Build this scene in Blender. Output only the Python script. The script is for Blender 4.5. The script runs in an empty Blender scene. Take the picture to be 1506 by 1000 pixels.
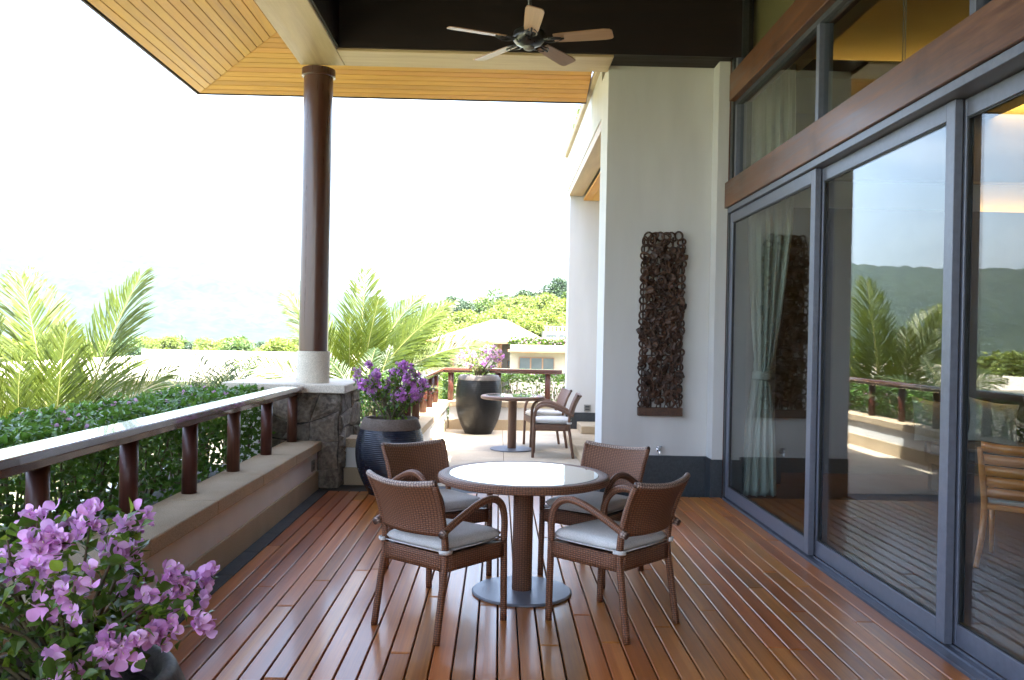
import bpy, bmesh, math, random
from mathutils import Vector, Matrix, noise
random.seed(7)
R_ = math.radians
sc = bpy.context.scene
COL = sc.collection

# ------------------------------------------------------------------ camera
CAM_H, FPX, PCX, PCY = 1.58, 1255.0, 753.0, 500.0
RX = Vector((0.9996854, -0.01513766, 0.01999862))
UX = Vector((-0.01996468, 0.00239016, 0.99979783))
FX = Vector((0.0151824, 0.99988256, -0.00208719))
cam_data = bpy.data.cameras.new('camera')
cam_data.sensor_width = 36.0
cam_data.lens = 36.0 * FPX / 1506.0
cam_data.clip_start = 0.05
cam_data.clip_end = 9000
cam = bpy.data.objects.new('camera', cam_data)
COL.objects.link(cam)
M = Matrix((RX, UX, -FX)).transposed().to_4x4()
M.translation = Vector((0, 0, CAM_H))
cam.matrix_world = M
sc.camera = cam

# ------------------------------------------------------------------ sky, sun, exposure
SUN_EL, SUN_AZ = R_(66), R_(128)          # azimuth from +Y towards +X
sun_vec = Vector((math.sin(SUN_AZ) * math.cos(SUN_EL), math.cos(SUN_AZ) * math.cos(SUN_EL), math.sin(SUN_EL)))
world = bpy.data.worlds.new('World')
sc.world = world
world.use_nodes = True
wn = world.node_tree.nodes
wl = world.node_tree.links
wn.clear()
sky = wn.new('ShaderNodeTexSky')
sky.sky_type = 'NISHITA'
sky.sun_disc = False
sky.sun_elevation = SUN_EL
sky.sun_rotation = SUN_AZ
sky.altitude = 50
sky.air_density = 1.0
sky.dust_density = 5.0
sky.ozone_density = 1.0
bg = wn.new('ShaderNodeBackground')
bg.inputs['Strength'].default_value = 0.15
wo = wn.new('ShaderNodeOutputWorld')
# thin high cloud over the whole sky
wtc = wn.new('ShaderNodeTexCoord'); wmp = wn.new('ShaderNodeMapping'); wmp.inputs['Scale'].default_value = (1.2, 1.2, 4.0)
wnz = wn.new('ShaderNodeTexNoise'); wnz.inputs['Scale'].default_value = 2.6; wnz.inputs['Detail'].default_value = 7; wnz.inputs['Roughness'].default_value = 0.58
wrp = wn.new('ShaderNodeMapRange')
for i_, v_ in enumerate((0.48, 0.78, 0.0, 0.5)): wrp.inputs[i_ + 1].default_value = v_
whs = wn.new('ShaderNodeHueSaturation'); whs.inputs['Saturation'].default_value = 0.1; whs.inputs['Value'].default_value = 1.7
wmx = wn.new('ShaderNodeMix'); wmx.data_type = 'RGBA'
wl.new(wtc.outputs['Generated'], wmp.inputs[0]); wl.new(wmp.outputs[0], wnz.inputs['Vector']); wl.new(wnz.outputs[0], wrp.inputs[0])
wl.new(sky.outputs[0], whs.inputs['Color']); wl.new(wrp.outputs[0], wmx.inputs[0]); wl.new(sky.outputs[0], wmx.inputs[6]); wl.new(whs.outputs[0], wmx.inputs[7])
wl.new(wmx.outputs[2], bg.inputs[0])
wl.new(bg.outputs[0], wo.inputs[0])
sl = bpy.data.lights.new('sun', 'SUN')
sl.energy = 4.5
sl.angle = R_(0.6)
sl.color = (1.0, 0.95, 0.86)
sun = bpy.data.objects.new('sun', sl)
COL.objects.link(sun)
sun.location = (20, -15, 40)
sun.rotation_euler = (-sun_vec).to_track_quat('-Z', 'Y').to_euler()
sc.view_settings.view_transform = 'Standard'
sc.view_settings.look = 'None'
sc.view_settings.exposure = 3.35
sc.view_settings.gamma = 1.0
sc.view_settings.use_curve_mapping = False
sc.cycles.max_bounces = 10
sc.cycles.diffuse_bounces = 5
sc.cycles.glossy_bounces = 5
sc.cycles.transmission_bounces = 6
sc.cycles.transparent_max_bounces = 24
sc.cycles.volume_bounces = 0
sc.cycles.sample_clamp_indirect = 8.0
sc.cycles.caustics_reflective = False
sc.cycles.caustics_refractive = False


def at(x, y, d):
    """photo pixel -> point at depth d"""
    v = FX + RX * ((x - PCX) / FPX) - UX * ((y - PCY) / FPX)
    return Vector((0, 0, CAM_H)) + v * (d / v.y)


# ------------------------------------------------------------------ scene helpers
def link(o, parent=None):
    COL.objects.link(o)
    if parent is not None:
        o.parent = parent
    return o


def tag(o, label=None, cat=None, group=None, kind=None):
    if label: o['label'] = label
    if cat: o['category'] = cat
    if group: o['group'] = group
    if kind: o['kind'] = kind
    return o


def thing(name, label, cat, loc=(0, 0, 0), rz=0.0, group=None):
    o = bpy.data.objects.new(name, None)
    o.empty_display_size = 0.1
    o.location = loc
    o.rotation_euler = (0, 0, rz)
    link(o)
    return tag(o, label, cat, group)


def copy_tree(o, parent=None):
    c = o.copy()
    COL.objects.link(c)
    if parent is not None:
        c.parent = parent
    for ch in list(o.children):
        copy_tree(ch, c)
    return c


class MB:
    def __init__(self, smooth=False):
        self.v, self.f, self.uv, self.smooth = [], [], [], smooth

    def add(self, vs, fs, uvs=None):
        n = len(self.v)
        self.v += [tuple(p) for p in vs]
        for i, f in enumerate(fs):
            self.f.append(tuple(k + n for k in f))
            self.uv.append(uvs[i] if uvs else None)
        return self

    def quad(self, a, b, c, d):
        return self.add([a, b, c, d], [(0, 1, 2, 3)])

    def box(self, x0, x1, y0, y1, z0, z1, b=0.0):
        if b <= 0:
            vs = [(x, y, z) for x in (x0, x1) for y in (y0, y1) for z in (z0, z1)]
            return self.add(vs, [(0, 1, 3, 2), (4, 6, 7, 5), (0, 4, 5, 1), (2, 3, 7, 6), (0, 2, 6, 4), (1, 5, 7, 3)])
        lo, hi = (x0, y0, z0), (x1, y1, z1)
        idx, vs = {}, []
        for sx in (0, 1):
            for sy in (0, 1):
                for sz in (0, 1):
                    s = (sx, sy, sz)
                    for a in range(3):
                        p = [0, 0, 0]
                        for k in range(3):
                            full = (k == a)
                            p[k] = (hi[k] if s[k] else lo[k]) if full else ((hi[k] - b) if s[k] else (lo[k] + b))
                        idx[(s, a)] = len(vs)
                        vs.append(tuple(p))
        fs = []
        def S(a, va, bb, vb, c, vc):
            s = [0, 0, 0]; s[a] = va; s[bb] = vb; s[c] = vc
            return tuple(s)
        for a in range(3):
            b1, c1 = (a + 1) % 3, (a + 2) % 3
            for s in (0, 1):
                q = [idx[(S(a, s, b1, i, c1, j), a)] for i, j in ((0, 0), (1, 0), (1, 1), (0, 1))]
                fs.append(tuple(q) if s else tuple(reversed(q)))
            for i in (0, 1):
                for j in (0, 1):
                    p, q = S(a, 0, b1, i, c1, j), S(a, 1, b1, i, c1, j)
                    quad = [idx[(p, b1)], idx[(q, b1)], idx[(q, c1)], idx[(p, c1)]]
                    fs.append(tuple(quad) if (i == j) else tuple(reversed(quad)))
        for sx in (0, 1):
            for sy in (0, 1):
                for sz in (0, 1):
                    t = [idx[((sx, sy, sz), a)] for a in range(3)]
                    fs.append(tuple(t) if (sx + sy + sz) % 2 else tuple(reversed(t)))
        return self.add(vs, fs)

    def tube(self, pts, rad, n=10, cap=True, flat=1.0, up=None):
        pts = [Vector(p) for p in pts]
        m = len(pts)
        if not hasattr(rad, '__len__'):
            rad = [rad] * m
        t0 = (pts[1] - pts[0]).normalized()
        u = Vector(up) if up else (Vector((0, 0, 1)) if abs(t0.z) < 0.9 else Vector((1, 0, 0)))
        u = (u - t0 * u.dot(t0)).normalized()
        vs, fs, uvs, L = [], [], [], 0.0
        Ls = []
        for i in range(m):
            t = (pts[min(i + 1, m - 1)] - pts[max(i - 1, 0)]).normalized()
            u = (u - t * u.dot(t)).normalized()
            w = t.cross(u)
            if i: L += (pts[i] - pts[i - 1]).length
            Ls.append(L)
            for k in range(n):
                a = 2 * math.pi * k / n
                vs.append(pts[i] + u * (math.cos(a) * rad[i]) + w * (math.sin(a) * rad[i] * flat))
        for i in range(m - 1):
            for k in range(n):
                k2 = (k + 1) % n
                fs.append((i * n + k, i * n + k2, (i + 1) * n + k2, (i + 1) * n + k))
                c0, c1 = k / n * 6.2832 * rad[0], (k + 1) / n * 6.2832 * rad[0]
                uvs.append([(c0, Ls[i]), (c1, Ls[i]), (c1, Ls[i + 1]), (c0, Ls[i + 1])])
        if cap:
            fs.append(tuple(reversed(range(n)))); uvs.append(None)
            fs.append(tuple((m - 1) * n + k for k in range(n))); uvs.append(None)
        return self.add(vs, fs, uvs)

    def lathe(self, prof, n=40, c=(0, 0), wob=0.0):
        vs, fs, uvs = [], [], []
        m = len(prof)
        L = [0.0]
        for i in range(1, m):
            L.append(L[-1] + math.hypot(prof[i][0] - prof[i - 1][0], prof[i][1] - prof[i - 1][1]))
        rm = max(p[0] for p in prof)
        for (r, z) in prof:
            for k in range(n):
                a = 2 * math.pi * k / n
                rr = r * (1 + wob * math.sin(3 * a + z * 5))
                vs.append((c[0] + rr * math.cos(a), c[1] + rr * math.sin(a), z))
        for i in range(m - 1):
            for k in range(n):
                k2 = (k + 1) % n
                fs.append((i * n + k, i * n + k2, (i + 1) * n + k2, (i + 1) * n + k))
                c0, c1 = k / n * 6.2832 * rm, (k + 1) / n * 6.2832 * rm
                uvs.append([(c0, L[i]), (c1, L[i]), (c1, L[i + 1]), (c0, L[i + 1])])
        if prof[0][0] > 1e-6:
            fs.append(tuple(reversed(range(n)))); uvs.append(None)
        if prof[-1][0] > 1e-6:
            fs.append(tuple((m - 1) * n + k for k in range(n))); uvs.append(None)
        return self.add(vs, fs, uvs)

    def prism(self, poly, z0, z1):
        n = len(poly)
        vs = [(x, y, z0) for x, y in poly] + [(x, y, z1) for x, y in poly]
        fs = [tuple(reversed(range(n))), tuple(range(n, 2 * n))]
        fs += [(i, (i + 1) % n, n + (i + 1) % n, n + i) for i in range(n)]
        return self.add(vs, fs)

    def hexa(self, lower, upper):
        """box from 4 lower + 4 upper corners"""
        vs = list(lower) + list(upper)
        return self.add(vs, [(3, 2, 1, 0), (4, 5, 6, 7), (0, 1, 5, 4), (1, 2, 6, 5), (2, 3, 7, 6), (3, 0, 4, 7)])

    def mesh(self, name, m=None, recalc=False):
        me = bpy.data.meshes.new(name)
        me.from_pydata(self.v, [], self.f)
        if any(u is not None for u in self.uv):
            layer = me.uv_layers.new(name='UVMap')
            i = 0
            data = []
            for f, u in zip(self.f, self.uv):
                for k in range(len(f)):
                    data += list(u[k]) if u else [0.0, 0.0]
            layer.data.foreach_set('uv', data)
        if recalc:
            bm = bmesh.new(); bm.from_mesh(me)
            bmesh.ops.recalc_face_normals(bm, faces=bm.faces)
            bm.to_mesh(me); bm.free()
        if self.smooth:
            me.polygons.foreach_set('use_smooth', [True] * len(me.polygons))
        if m: me.materials.append(m)
        me.update()
        return me

    def build(self, name, m, parent=None, loc=None, recalc=False):
        o = bpy.data.objects.new(name, self.mesh(name, m, recalc))
        if loc: o.location = loc
        return link(o, parent)


def autosmooth(o, ang=35):
    me = o.data
    me.polygons.foreach_set('use_smooth', [True] * len(me.polygons))
    try:
        me.set_sharp_from_angle(angle=R_(ang))
    except Exception:
        pass
    return o


def part(name, parent, m, *boxes, b=0.0):
    mb = MB()
    for bx in boxes:
        mb.box(*bx, b)
    return mb.build(name, m, parent)


# ------------------------------------------------------------------ materials
class NT:
    def __init__(self, name):
        self.m = bpy.data.materials.new(name)
        self.m.use_nodes = True
        self.t = self.m.node_tree
        self.n, self.l = self.t.nodes, self.t.links
        self.n.clear()
        self.out = self.n.new('ShaderNodeOutputMaterial')

    def new(self, typ, **kw):
        nd = self.n.new(typ)
        for k, v in kw.items():
            setattr(nd, k, v)
        return nd

    def set(self, sock, v):
        if isinstance(v, bpy.types.NodeSocket):
            self.l.new(v, sock)
        else:
            sock.default_value = v

    def math(self, op, a, b=None, c=None):
        nd = self.new('ShaderNodeMath', operation=op)
        for i, v in enumerate((a, b, c)):
            if v is not None: self.set(nd.inputs[i], v)
        return nd.outputs[0]

    def mix(self, fac, a, b, typ='MIX'):
        nd = self.new('ShaderNodeMix', data_type='RGBA', blend_type=typ)
        self.set(nd.inputs[0], fac)
        for s, v in ((nd.inputs[6], a), (nd.inputs[7], b)):
            if isinstance(v, tuple) and len(v) == 3: v = v + (1,)
            self.set(s, v)
        return nd.outputs[2]

    def coord(self, kind='Object', scale=(1, 1, 1), obj_random=False):
        tc = self.new('ShaderNodeTexCoord')
        mp = self.new('ShaderNodeMapping')
        mp.inputs['Scale'].default_value = scale
        self.l.new(tc.outputs[kind], mp.inputs[0])
        if obj_random:
            oi = self.new('ShaderNodeObjectInfo')
            r = self.math('MULTIPLY', oi.outputs['Random'], 37.0)
            cb = self.new('ShaderNodeCombineXYZ')
            for i in range(3): self.l.new(r, cb.inputs[i])
            self.l.new(cb.outputs[0], mp.inputs['Location'])
        return mp.outputs[0]

    def noise(self, vec, scale=5, detail=4, rough=0.55, dist=0.0):
        nd = self.new('ShaderNodeTexNoise')
        nd.inputs['Scale'].default_value = scale
        nd.inputs['Detail'].default_value = detail
        nd.inputs['Roughness'].default_value = rough
        nd.inputs['Distortion'].default_value = dist
        self.l.new(vec, nd.inputs['Vector'])
        return nd.outputs['Fac']

    def ramp(self, fac, stops):
        nd = self.new('ShaderNodeValToRGB')
        e = nd.color_ramp.elements
        while len(e) < len(stops): e.new(0.5)
        for k, (p, c) in enumerate(stops):
            e[k].position = p
            e[k].color = tuple(c) + (1,) if len(c) == 3 else c
        self.l.new(fac, nd.inputs[0])
        return nd.outputs[0]

    def range(self, v, a, b, c, d):
        nd = self.new('ShaderNodeMapRange')
        for i, x in enumerate((v, a, b, c, d)): self.set(nd.inputs[i], x)
        return nd.outputs[0]

    def bump(self, h, strength=0.3, dist=0.01):
        nd = self.new('ShaderNodeBump')
        nd.inputs['Strength'].default_value = strength
        nd.inputs['Distance'].default_value = dist
        self.l.new(h, nd.inputs['Height'])
        return nd.outputs[0]

    def principled(self, color, rough=0.5, normal=None, spec=0.5, metal=0.0, coat=0.0, coat_rough=0.1, sheen=0.0):
        p = self.new('ShaderNodeBsdfPrincipled')
        if isinstance(color, tuple) and len(color) == 3: color = color + (1,)
        self.set(p.inputs['Base Color'], color)
        self.set(p.inputs['Roughness'], rough)
        self.set(p.inputs['Metallic'], metal)
        self.set(p.inputs['Specular IOR Level'], spec)
        self.set(p.inputs['Coat Weight'], coat)
        self.set(p.inputs['Coat Roughness'], coat_rough)
        if sheen: self.set(p.inputs['Sheen Weight'], sheen)
        if normal is not None: self.l.new(normal, p.inputs['Normal'])
        self.l.new(p.outputs[0], self.out.inputs[0])
        return p


def grainy(name, c1, c2, scale=6, stretch=(1, 1, 1), rough=(0.5, 0.7), bump=0.15, dist=0.004, rand=0.0, coord='Object',
           spec=0.5, coat=0.0, metal=0.0, detail=5, fine=None, coat_rough=0.1):
    t = NT(name)
    v = t.coord(coord, stretch, obj_random=rand > 0)
    n = t.noise(v, scale, detail)
    col = t.ramp(n, [(0.3, c1), (0.72, c2)])
    if fine:
        n2 = t.noise(v, fine, 2)
        col = t.mix(0.35, col, t.ramp(n2, [(0.35, tuple(x * 0.55 for x in c1)), (0.65, tuple(min(1, x * 1.35) for x in c2))]))
        n = t.math('ADD', n, t.math('MULTIPLY', n2, 0.6))
    if rand > 0:
        oi = t.new('ShaderNodeObjectInfo')
        hs = t.new('ShaderNodeHueSaturation')
        t.l.new(t.range(oi.outputs['Random'], 0.0, 1.0, 1 - rand, 1 + rand), hs.inputs['Value'])
        t.l.new(col, hs.inputs['Color'])
        col = hs.outputs[0]
    r = t.range(n, 0.3, 0.7, rough[0], rough[1])
    t.principled(col, r, t.bump(n, bump, dist), spec=spec, coat=coat, metal=metal, coat_rough=coat_rough)
    return t.m


def wood(name, dark, mid, light, axis='Y', rough=(0.3, 0.5), coat=0.0, rand=0.15, scale=1.0, coat_rough=0.15, spec=0.5, stain=0.0, bump=0.06):
    t = NT(name)
    st = {'X': (0.35, 6, 6), 'Y': (6, 0.35, 6), 'Z': (6, 6, 0.35)}[axis]
    v = t.coord('Object', tuple(s * scale for s in st), obj_random=True)
    n = t.noise(v, 2.2, 6, 0.6, 1.2)
    n2 = t.noise(v, 14, 3, 0.6)
    col = t.ramp(n, [(0.25, dark), (0.5, mid), (0.78, light)])
    col = t.mix(t.math('MULTIPLY', n2, 0.5), col, t.ramp(n2, [(0.3, dark), (0.7, light)]))
    if stain:
        vs = t.coord('Object', (1, 1, 1), obj_random=True)
        n3 = t.noise(vs, 2.3, 5, 0.6)
        col = t.mix(t.range(n3, 0.52, 0.72, 0.0, stain), col, tuple(x * 0.3 for x in dark))
    oi = t.new('ShaderNodeObjectInfo')
    hs = t.new('ShaderNodeHueSaturation')
    t.l.new(t.range(oi.outputs['Random'], 0.0, 1.0, 1 - rand, 1 + rand), hs.inputs['Value'])
    rr = t.math('FRACT', t.math('MULTIPLY', oi.outputs['Random'], 7.13))
    t.l.new(t.range(rr, 0.0, 1.0, 0.5 - rand * 0.07, 0.5 + rand * 0.05), hs.inputs['Hue'])
    t.l.new(col, hs.inputs['Color'])
    r = t.range(t.math('ADD', n, t.math('MULTIPLY', n2, 0.5)), 0.5, 1.0, rough[0], rough[1])
    t.principled(hs.outputs[0], r, t.bump(n2, bump, 0.0015) if bump else None, coat=coat, coat_rough=coat_rough, spec=spec)
    return t.m


def leafmat(name, c1, c2, trans=0.35, rough=0.45, scale=3.0, spec=0.4, tcol=None):
    t = NT(name)
    geo = t.new('ShaderNodeNewGeometry')
    n = t.noise(t.coord('Object'), scale, 3)
    col = t.mix(t.range(t.math('ADD', t.math('MULTIPLY', geo.outputs['Random Per Island'], 0.6), t.math('MULTIPLY', n, 0.6)), 0.2, 0.95, 0.0, 1.0), c1, c2)
    p = t.principled(col, rough, spec=spec)
    tr = t.new('ShaderNodeBsdfTranslucent')
    t.l.new(t.mix(0.5, col, tcol or (c2[0] * 1.6, c2[1] * 1.5, c2[2] * 0.7)), tr.inputs[0])
    mx = t.new('ShaderNodeMixShader')
    mx.inputs[0].default_value = trans
    t.l.new(p.outputs[0], mx.inputs[1]); t.l.new(tr.outputs[0], mx.inputs[2])
    t.l.new(mx.outputs[0], t.out.inputs[0])
    return t.m


def glassmat(name, tint=(0.86, 0.9, 0.89), f0=0.045, boost=1.0):
    t = NT(name)
    lw = t.new('ShaderNodeLayerWeight'); lw.inputs[0].default_value = 0.5
    fr = t.math('MULTIPLY_ADD', t.math('POWER', lw.outputs['Facing'], 5.0), 1 - f0, f0)
    fr = t.math('MINIMUM', t.math('MULTIPLY', fr, boost), 1.0)
    tr = t.new('ShaderNodeBsdfTransparent'); tr.inputs[0].default_value = tint + (1,)
    gl = t.new('ShaderNodeBsdfGlossy'); gl.inputs['Roughness'].default_value = 0.0
    mx = t.new('ShaderNodeMixShader')
    t.l.new(fr, mx.inputs[0]); t.l.new(tr.outputs[0], mx.inputs[1]); t.l.new(gl.outputs[0], mx.inputs[2])
    t.l.new(mx.outputs[0], t.out.inputs[0])
    return t.m


def wicker(name, c_hi, c_lo, pu=0.017, pv=0.0115):
    t = NT(name)
    tc = t.new('ShaderNodeTexCoord')
    sp = t.new('ShaderNodeSeparateXYZ'); t.l.new(tc.outputs['UV'], sp.inputs[0])
    U = t.math('DIVIDE', sp.outputs[0], pu); V = t.math('DIVIDE', sp.outputs[1], pv)
    ch = t.math('FLOORED_MODULO', t.math('ADD', t.math('FLOOR', U), t.math('FLOOR', V)), 2.0)
    hu = t.math('SINE', t.math('MULTIPLY', t.math('FRACT', U), math.pi))
    hv = t.math('SINE', t.math('MULTIPLY', t.math('FRACT', V), math.pi))
    h = t.math('ADD', t.math('MULTIPLY', ch, t.math('MULTIPLY', hv, t.math('MULTIPLY_ADD', hu, 0.5, 0.5))),
               t.math('MULTIPLY', t.math('SUBTRACT', 1.0, ch), t.math('MULTIPLY', hu, t.math('MULTIPLY_ADD', hv, 0.7, 0.1))))
    n = t.noise(t.coord('Object'), 30, 3)
    col = t.ramp(h, [(0.05, c_lo), (0.75, c_hi)])  # gaps between strands coloured darker, occlusion painted into the weave
    col = t.mix(t.range(n, 0.35, 0.7, 0.0, 0.4), col, tuple(x * 0.6 for x in c_hi))
    t.principled(col, 0.45, t.bump(h, 0.75, 0.004), spec=0.45)
    return t.m


def emis(name, col, s):
    t = NT(name)
    e = t.new('ShaderNodeEmission'); e.inputs[0].default_value = col + (1,); e.inputs[1].default_value = s
    t.l.new(e.outputs[0], t.out.inputs[0])
    return t.m


MT = {}
MT['deck'] = wood('deck_teak', (0.28, 0.08, 0.015), (0.50, 0.175, 0.036), (0.66, 0.275, 0.068), 'Y', (0.3, 0.42), coat=0.28, rand=0.16, stain=0.45, coat_rough=0.12, bump=0.03, spec=0.4)
MT['dark'] = grainy('dark_void', (0.012, 0.011, 0.01), (0.03, 0.026, 0.022), 8, rough=(0.8, 0.95))
MT['rail'] = wood('railing_timber', (0.05, 0.017, 0.011), (0.10, 0.032, 0.019), (0.17, 0.06, 0.033), 'Y', (0.2, 0.26), coat=1.0, rand=0.1, coat_rough=0.05, bump=0)
MT['railx'] = wood('railing_timber_cross', (0.05, 0.017, 0.011), (0.11, 0.036, 0.02), (0.18, 0.064, 0.034), 'X', (0.16, 0.3), coat=0.7, rand=0.1)
MT['post'] = wood('post_timber', (0.045, 0.014, 0.01), (0.085, 0.027, 0.017), (0.15, 0.05, 0.03), 'Z', (0.4, 0.48), coat=0.1, rand=0.2, coat_rough=0.3, bump=0, spec=0.35)
MT['column'] = wood('column_timber', (0.045, 0.016, 0.010), (0.062, 0.022, 0.013), (0.08, 0.03, 0.018), 'Z', (0.26, 0.32), coat=0.4, rand=0.05, bump=0)
MT['tan'] = grainy('tan_stone_wash', (0.40, 0.315, 0.205), (0.54, 0.44, 0.31), 3, fine=160, rough=(0.7, 0.9), bump=0.3, dist=0.002)
MT['cream_stone'] = grainy('cream_cap_stone', (0.47, 0.42, 0.34), (0.60, 0.55, 0.46), 4, fine=120, rough=(0.6, 0.8), bump=0.15, dist=0.002)
MT['paving'] = grainy('terrace_paving', (0.42, 0.36, 0.28), (0.54, 0.48, 0.38), 3, fine=130, rough=(0.55, 0.8), bump=0.2, dist=0.002, rand=0.06)
MT['white'] = grainy('white_render', (0.555, 0.55, 0.535), (0.645, 0.64, 0.625), 1.2, stretch=(2.4, 2.4, 0.5), rough=(0.7, 0.9), bump=0.05, dist=0.004, detail=10)
MT['white_low'] = grainy('white_render_parapet', (0.70, 0.715, 0.72), (0.80, 0.815, 0.82), 2.2, stretch=(1, 1, 0.6), rough=(0.7, 0.9), bump=0.1, dist=0.003, detail=10)
MT['granite'] = grainy('dark_granite', (0.016, 0.02, 0.024), (0.05, 0.058, 0.066), 40, fine=220, rough=(0.25, 0.45), bump=0.05, dist=0.001)
MT['slate'] = grainy('slate_tile', (0.022, 0.025, 0.03), (0.06, 0.066, 0.075), 9, fine=90, rough=(0.4, 0.7), bump=0.25, dist=0.003, rand=0.15)
MT['rubble'] = grainy('rubble_stone', (0.075, 0.062, 0.05), (0.27, 0.235, 0.195), 5, fine=28, rough=(0.7, 0.95), bump=0.8, dist=0.02, rand=0.35)
MT['mortar'] = grainy('mortar', (0.04, 0.038, 0.035), (0.085, 0.08, 0.07), 14, fine=70, rough=(0.9, 1), bump=0.4, dist=0.008)
MT['soffit_y'] = wood('soffit_cedar', (0.47, 0.215, 0.032), (0.60, 0.30, 0.05), (0.70, 0.39, 0.09), 'Y', (0.4, 0.6), rand=0.1, scale=0.7)
MT['soffit_x'] = wood('soffit_cedar_cross', (0.47, 0.215, 0.032), (0.60, 0.30, 0.05), (0.70, 0.39, 0.09), 'X', (0.4, 0.6), rand=0.1, scale=0.7)
MT['beam_y'] = wood('beam_pale_timber', (0.32, 0.21, 0.105), (0.46, 0.33, 0.185), (0.56, 0.43, 0.27), 'Y', (0.45, 0.6), rand=0.05, scale=0.5)
MT['beam_x'] = wood('beam_pale_timber_cross', (0.32, 0.21, 0.105), (0.46, 0.33, 0.185), (0.56, 0.43, 0.27), 'X', (0.45, 0.6), rand=0.05, scale=0.5)
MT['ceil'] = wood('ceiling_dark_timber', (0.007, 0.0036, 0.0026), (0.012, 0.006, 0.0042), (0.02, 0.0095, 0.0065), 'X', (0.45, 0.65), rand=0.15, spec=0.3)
MT['fascia'] = grainy('fascia_dark', (0.03, 0.018, 0.018), (0.06, 0.04, 0.04), 6, rough=(0.5, 0.7))
MT['facade_beam'] = wood('facade_beam_timber', (0.05, 0.016, 0.009), (0.125, 0.042, 0.02), (0.26, 0.10, 0.045), 'Y', (0.3, 0.55), coat=0.15, rand=0.2, scale=0.9, stain=0.5)
MT['alu'] = grainy('grey_aluminium', (0.125, 0.135, 0.175), (0.16, 0.172, 0.215), 25, rough=(0.34, 0.42), bump=0.02, metal=0.25)
MT['alu_dark'] = grainy('dark_window_frame', (0.03, 0.034, 0.038), (0.048, 0.053, 0.058), 25, rough=(0.35, 0.5), bump=0.02)
MT['gasket'] = grainy('black_gasket', (0.008, 0.008, 0.008), (0.014, 0.014, 0.014), 30, rough=(0.5, 0.7))
MT['glass'] = glassmat('window_glass', boost=1.3)
MT['wicker'] = wicker('brown_wicker', (0.30, 0.125, 0.062), (0.022, 0.008, 0.005))
MT['wicker_far'] = wicker('brown_wicker_weathered', (0.26, 0.14, 0.09), (0.04, 0.02, 0.013))
MT['wicker_trim'] = wicker('braided_trim', (0.50, 0.36, 0.29), (0.05, 0.02, 0.014), 0.02, 0.016)
MT['cushion'] = grainy('cushion_fabric', (0.58, 0.57, 0.55), (0.70, 0.69, 0.665), 7, fine=260, rough=(0.85, 0.95), bump=0.25, dist=0.002, spec=0.2)
MT['tableglass'] = grainy('table_glass', (0.20, 0.22, 0.22), (0.23, 0.25, 0.25), 2, rough=(0.015, 0.03), bump=0.0, spec=0.6, coat=1.0, coat_rough=0.01)
MT['steel'] = grainy('grey_steel_base', (0.20, 0.22, 0.27), (0.26, 0.28, 0.33), 12, rough=(0.38, 0.5), bump=0.03, dist=0.001, metal=0.3)
MT['chrome'] = grainy('chrome', (0.6, 0.6, 0.6), (0.75, 0.75, 0.75), 10, rough=(0.12, 0.2), bump=0.0, metal=1.0)
MT['blackmetal'] = grainy('black_metal', (0.01, 0.01, 0.01), (0.025, 0.025, 0.024), 20, rough=(0.25, 0.4), bump=0.03, coat=0.4)
MT['carving'] = grainy('carved_hardwood', (0.016, 0.008, 0.005), (0.085, 0.036, 0.018), 9, fine=60, rough=(0.35, 0.6), bump=0.4, dist=0.006, rand=0.45)
MT['plate'] = grainy('grey_plate', (0.20, 0.195, 0.18), (0.27, 0.26, 0.24), 20, rough=(0.4, 0.6), bump=0.05)


# ------------------------------------------------------------------ terrain and distance
def smooth(a, b, x):
    t = max(0.0, min(1.0, (x - a) / (b - a)))
    return t * t * (3 - 2 * t)


def ground_z(x, y):
    r = math.hypot(x, y)
    z = -3.6 + 0.35 * noise.noise((x * 0.03, y * 0.03, 0.3)) * smooth(15, 40, r)
    z += 16.0 * smooth(75, 190, y) * smooth(-45, 25, x + 0.05 * y)
    z -= 9.0 * smooth(120, 500, r) * (1 - smooth(-45, 25, x + 0.05 * y))
    return z


MT['ground'] = grainy('garden_ground', (0.075, 0.085, 0.045), (0.15, 0.15, 0.095), 0.12, fine=1.3, rough=(0.8, 1), bump=0.5, dist=0.2, detail=8)
mb = MB(True)
gx = [-6000, -3500, -2000, -1000, -500] + [(-300 + 8 * i) for i in range(76)] + [500, 1000, 2000, 3500, 6000]
gy = [-6000, -2500, -800, -200] + [(-80 + 8 * i) for i in range(61)] + [500, 800, 1500, 3000, 6500]
for y in gy:
    for x in gx:
        mb.v.append((x, y, ground_z(x, y)))
W = len(gx)
for j in range(len(gy) - 1):
    for i in range(W - 1):
        mb.f.append((j * W + i, j * W + i + 1, (j + 1) * W + i + 1, (j + 1) * W + i)); mb.uv.append(None)
tag(mb.build('ground', MT['ground']), kind='structure')

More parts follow.
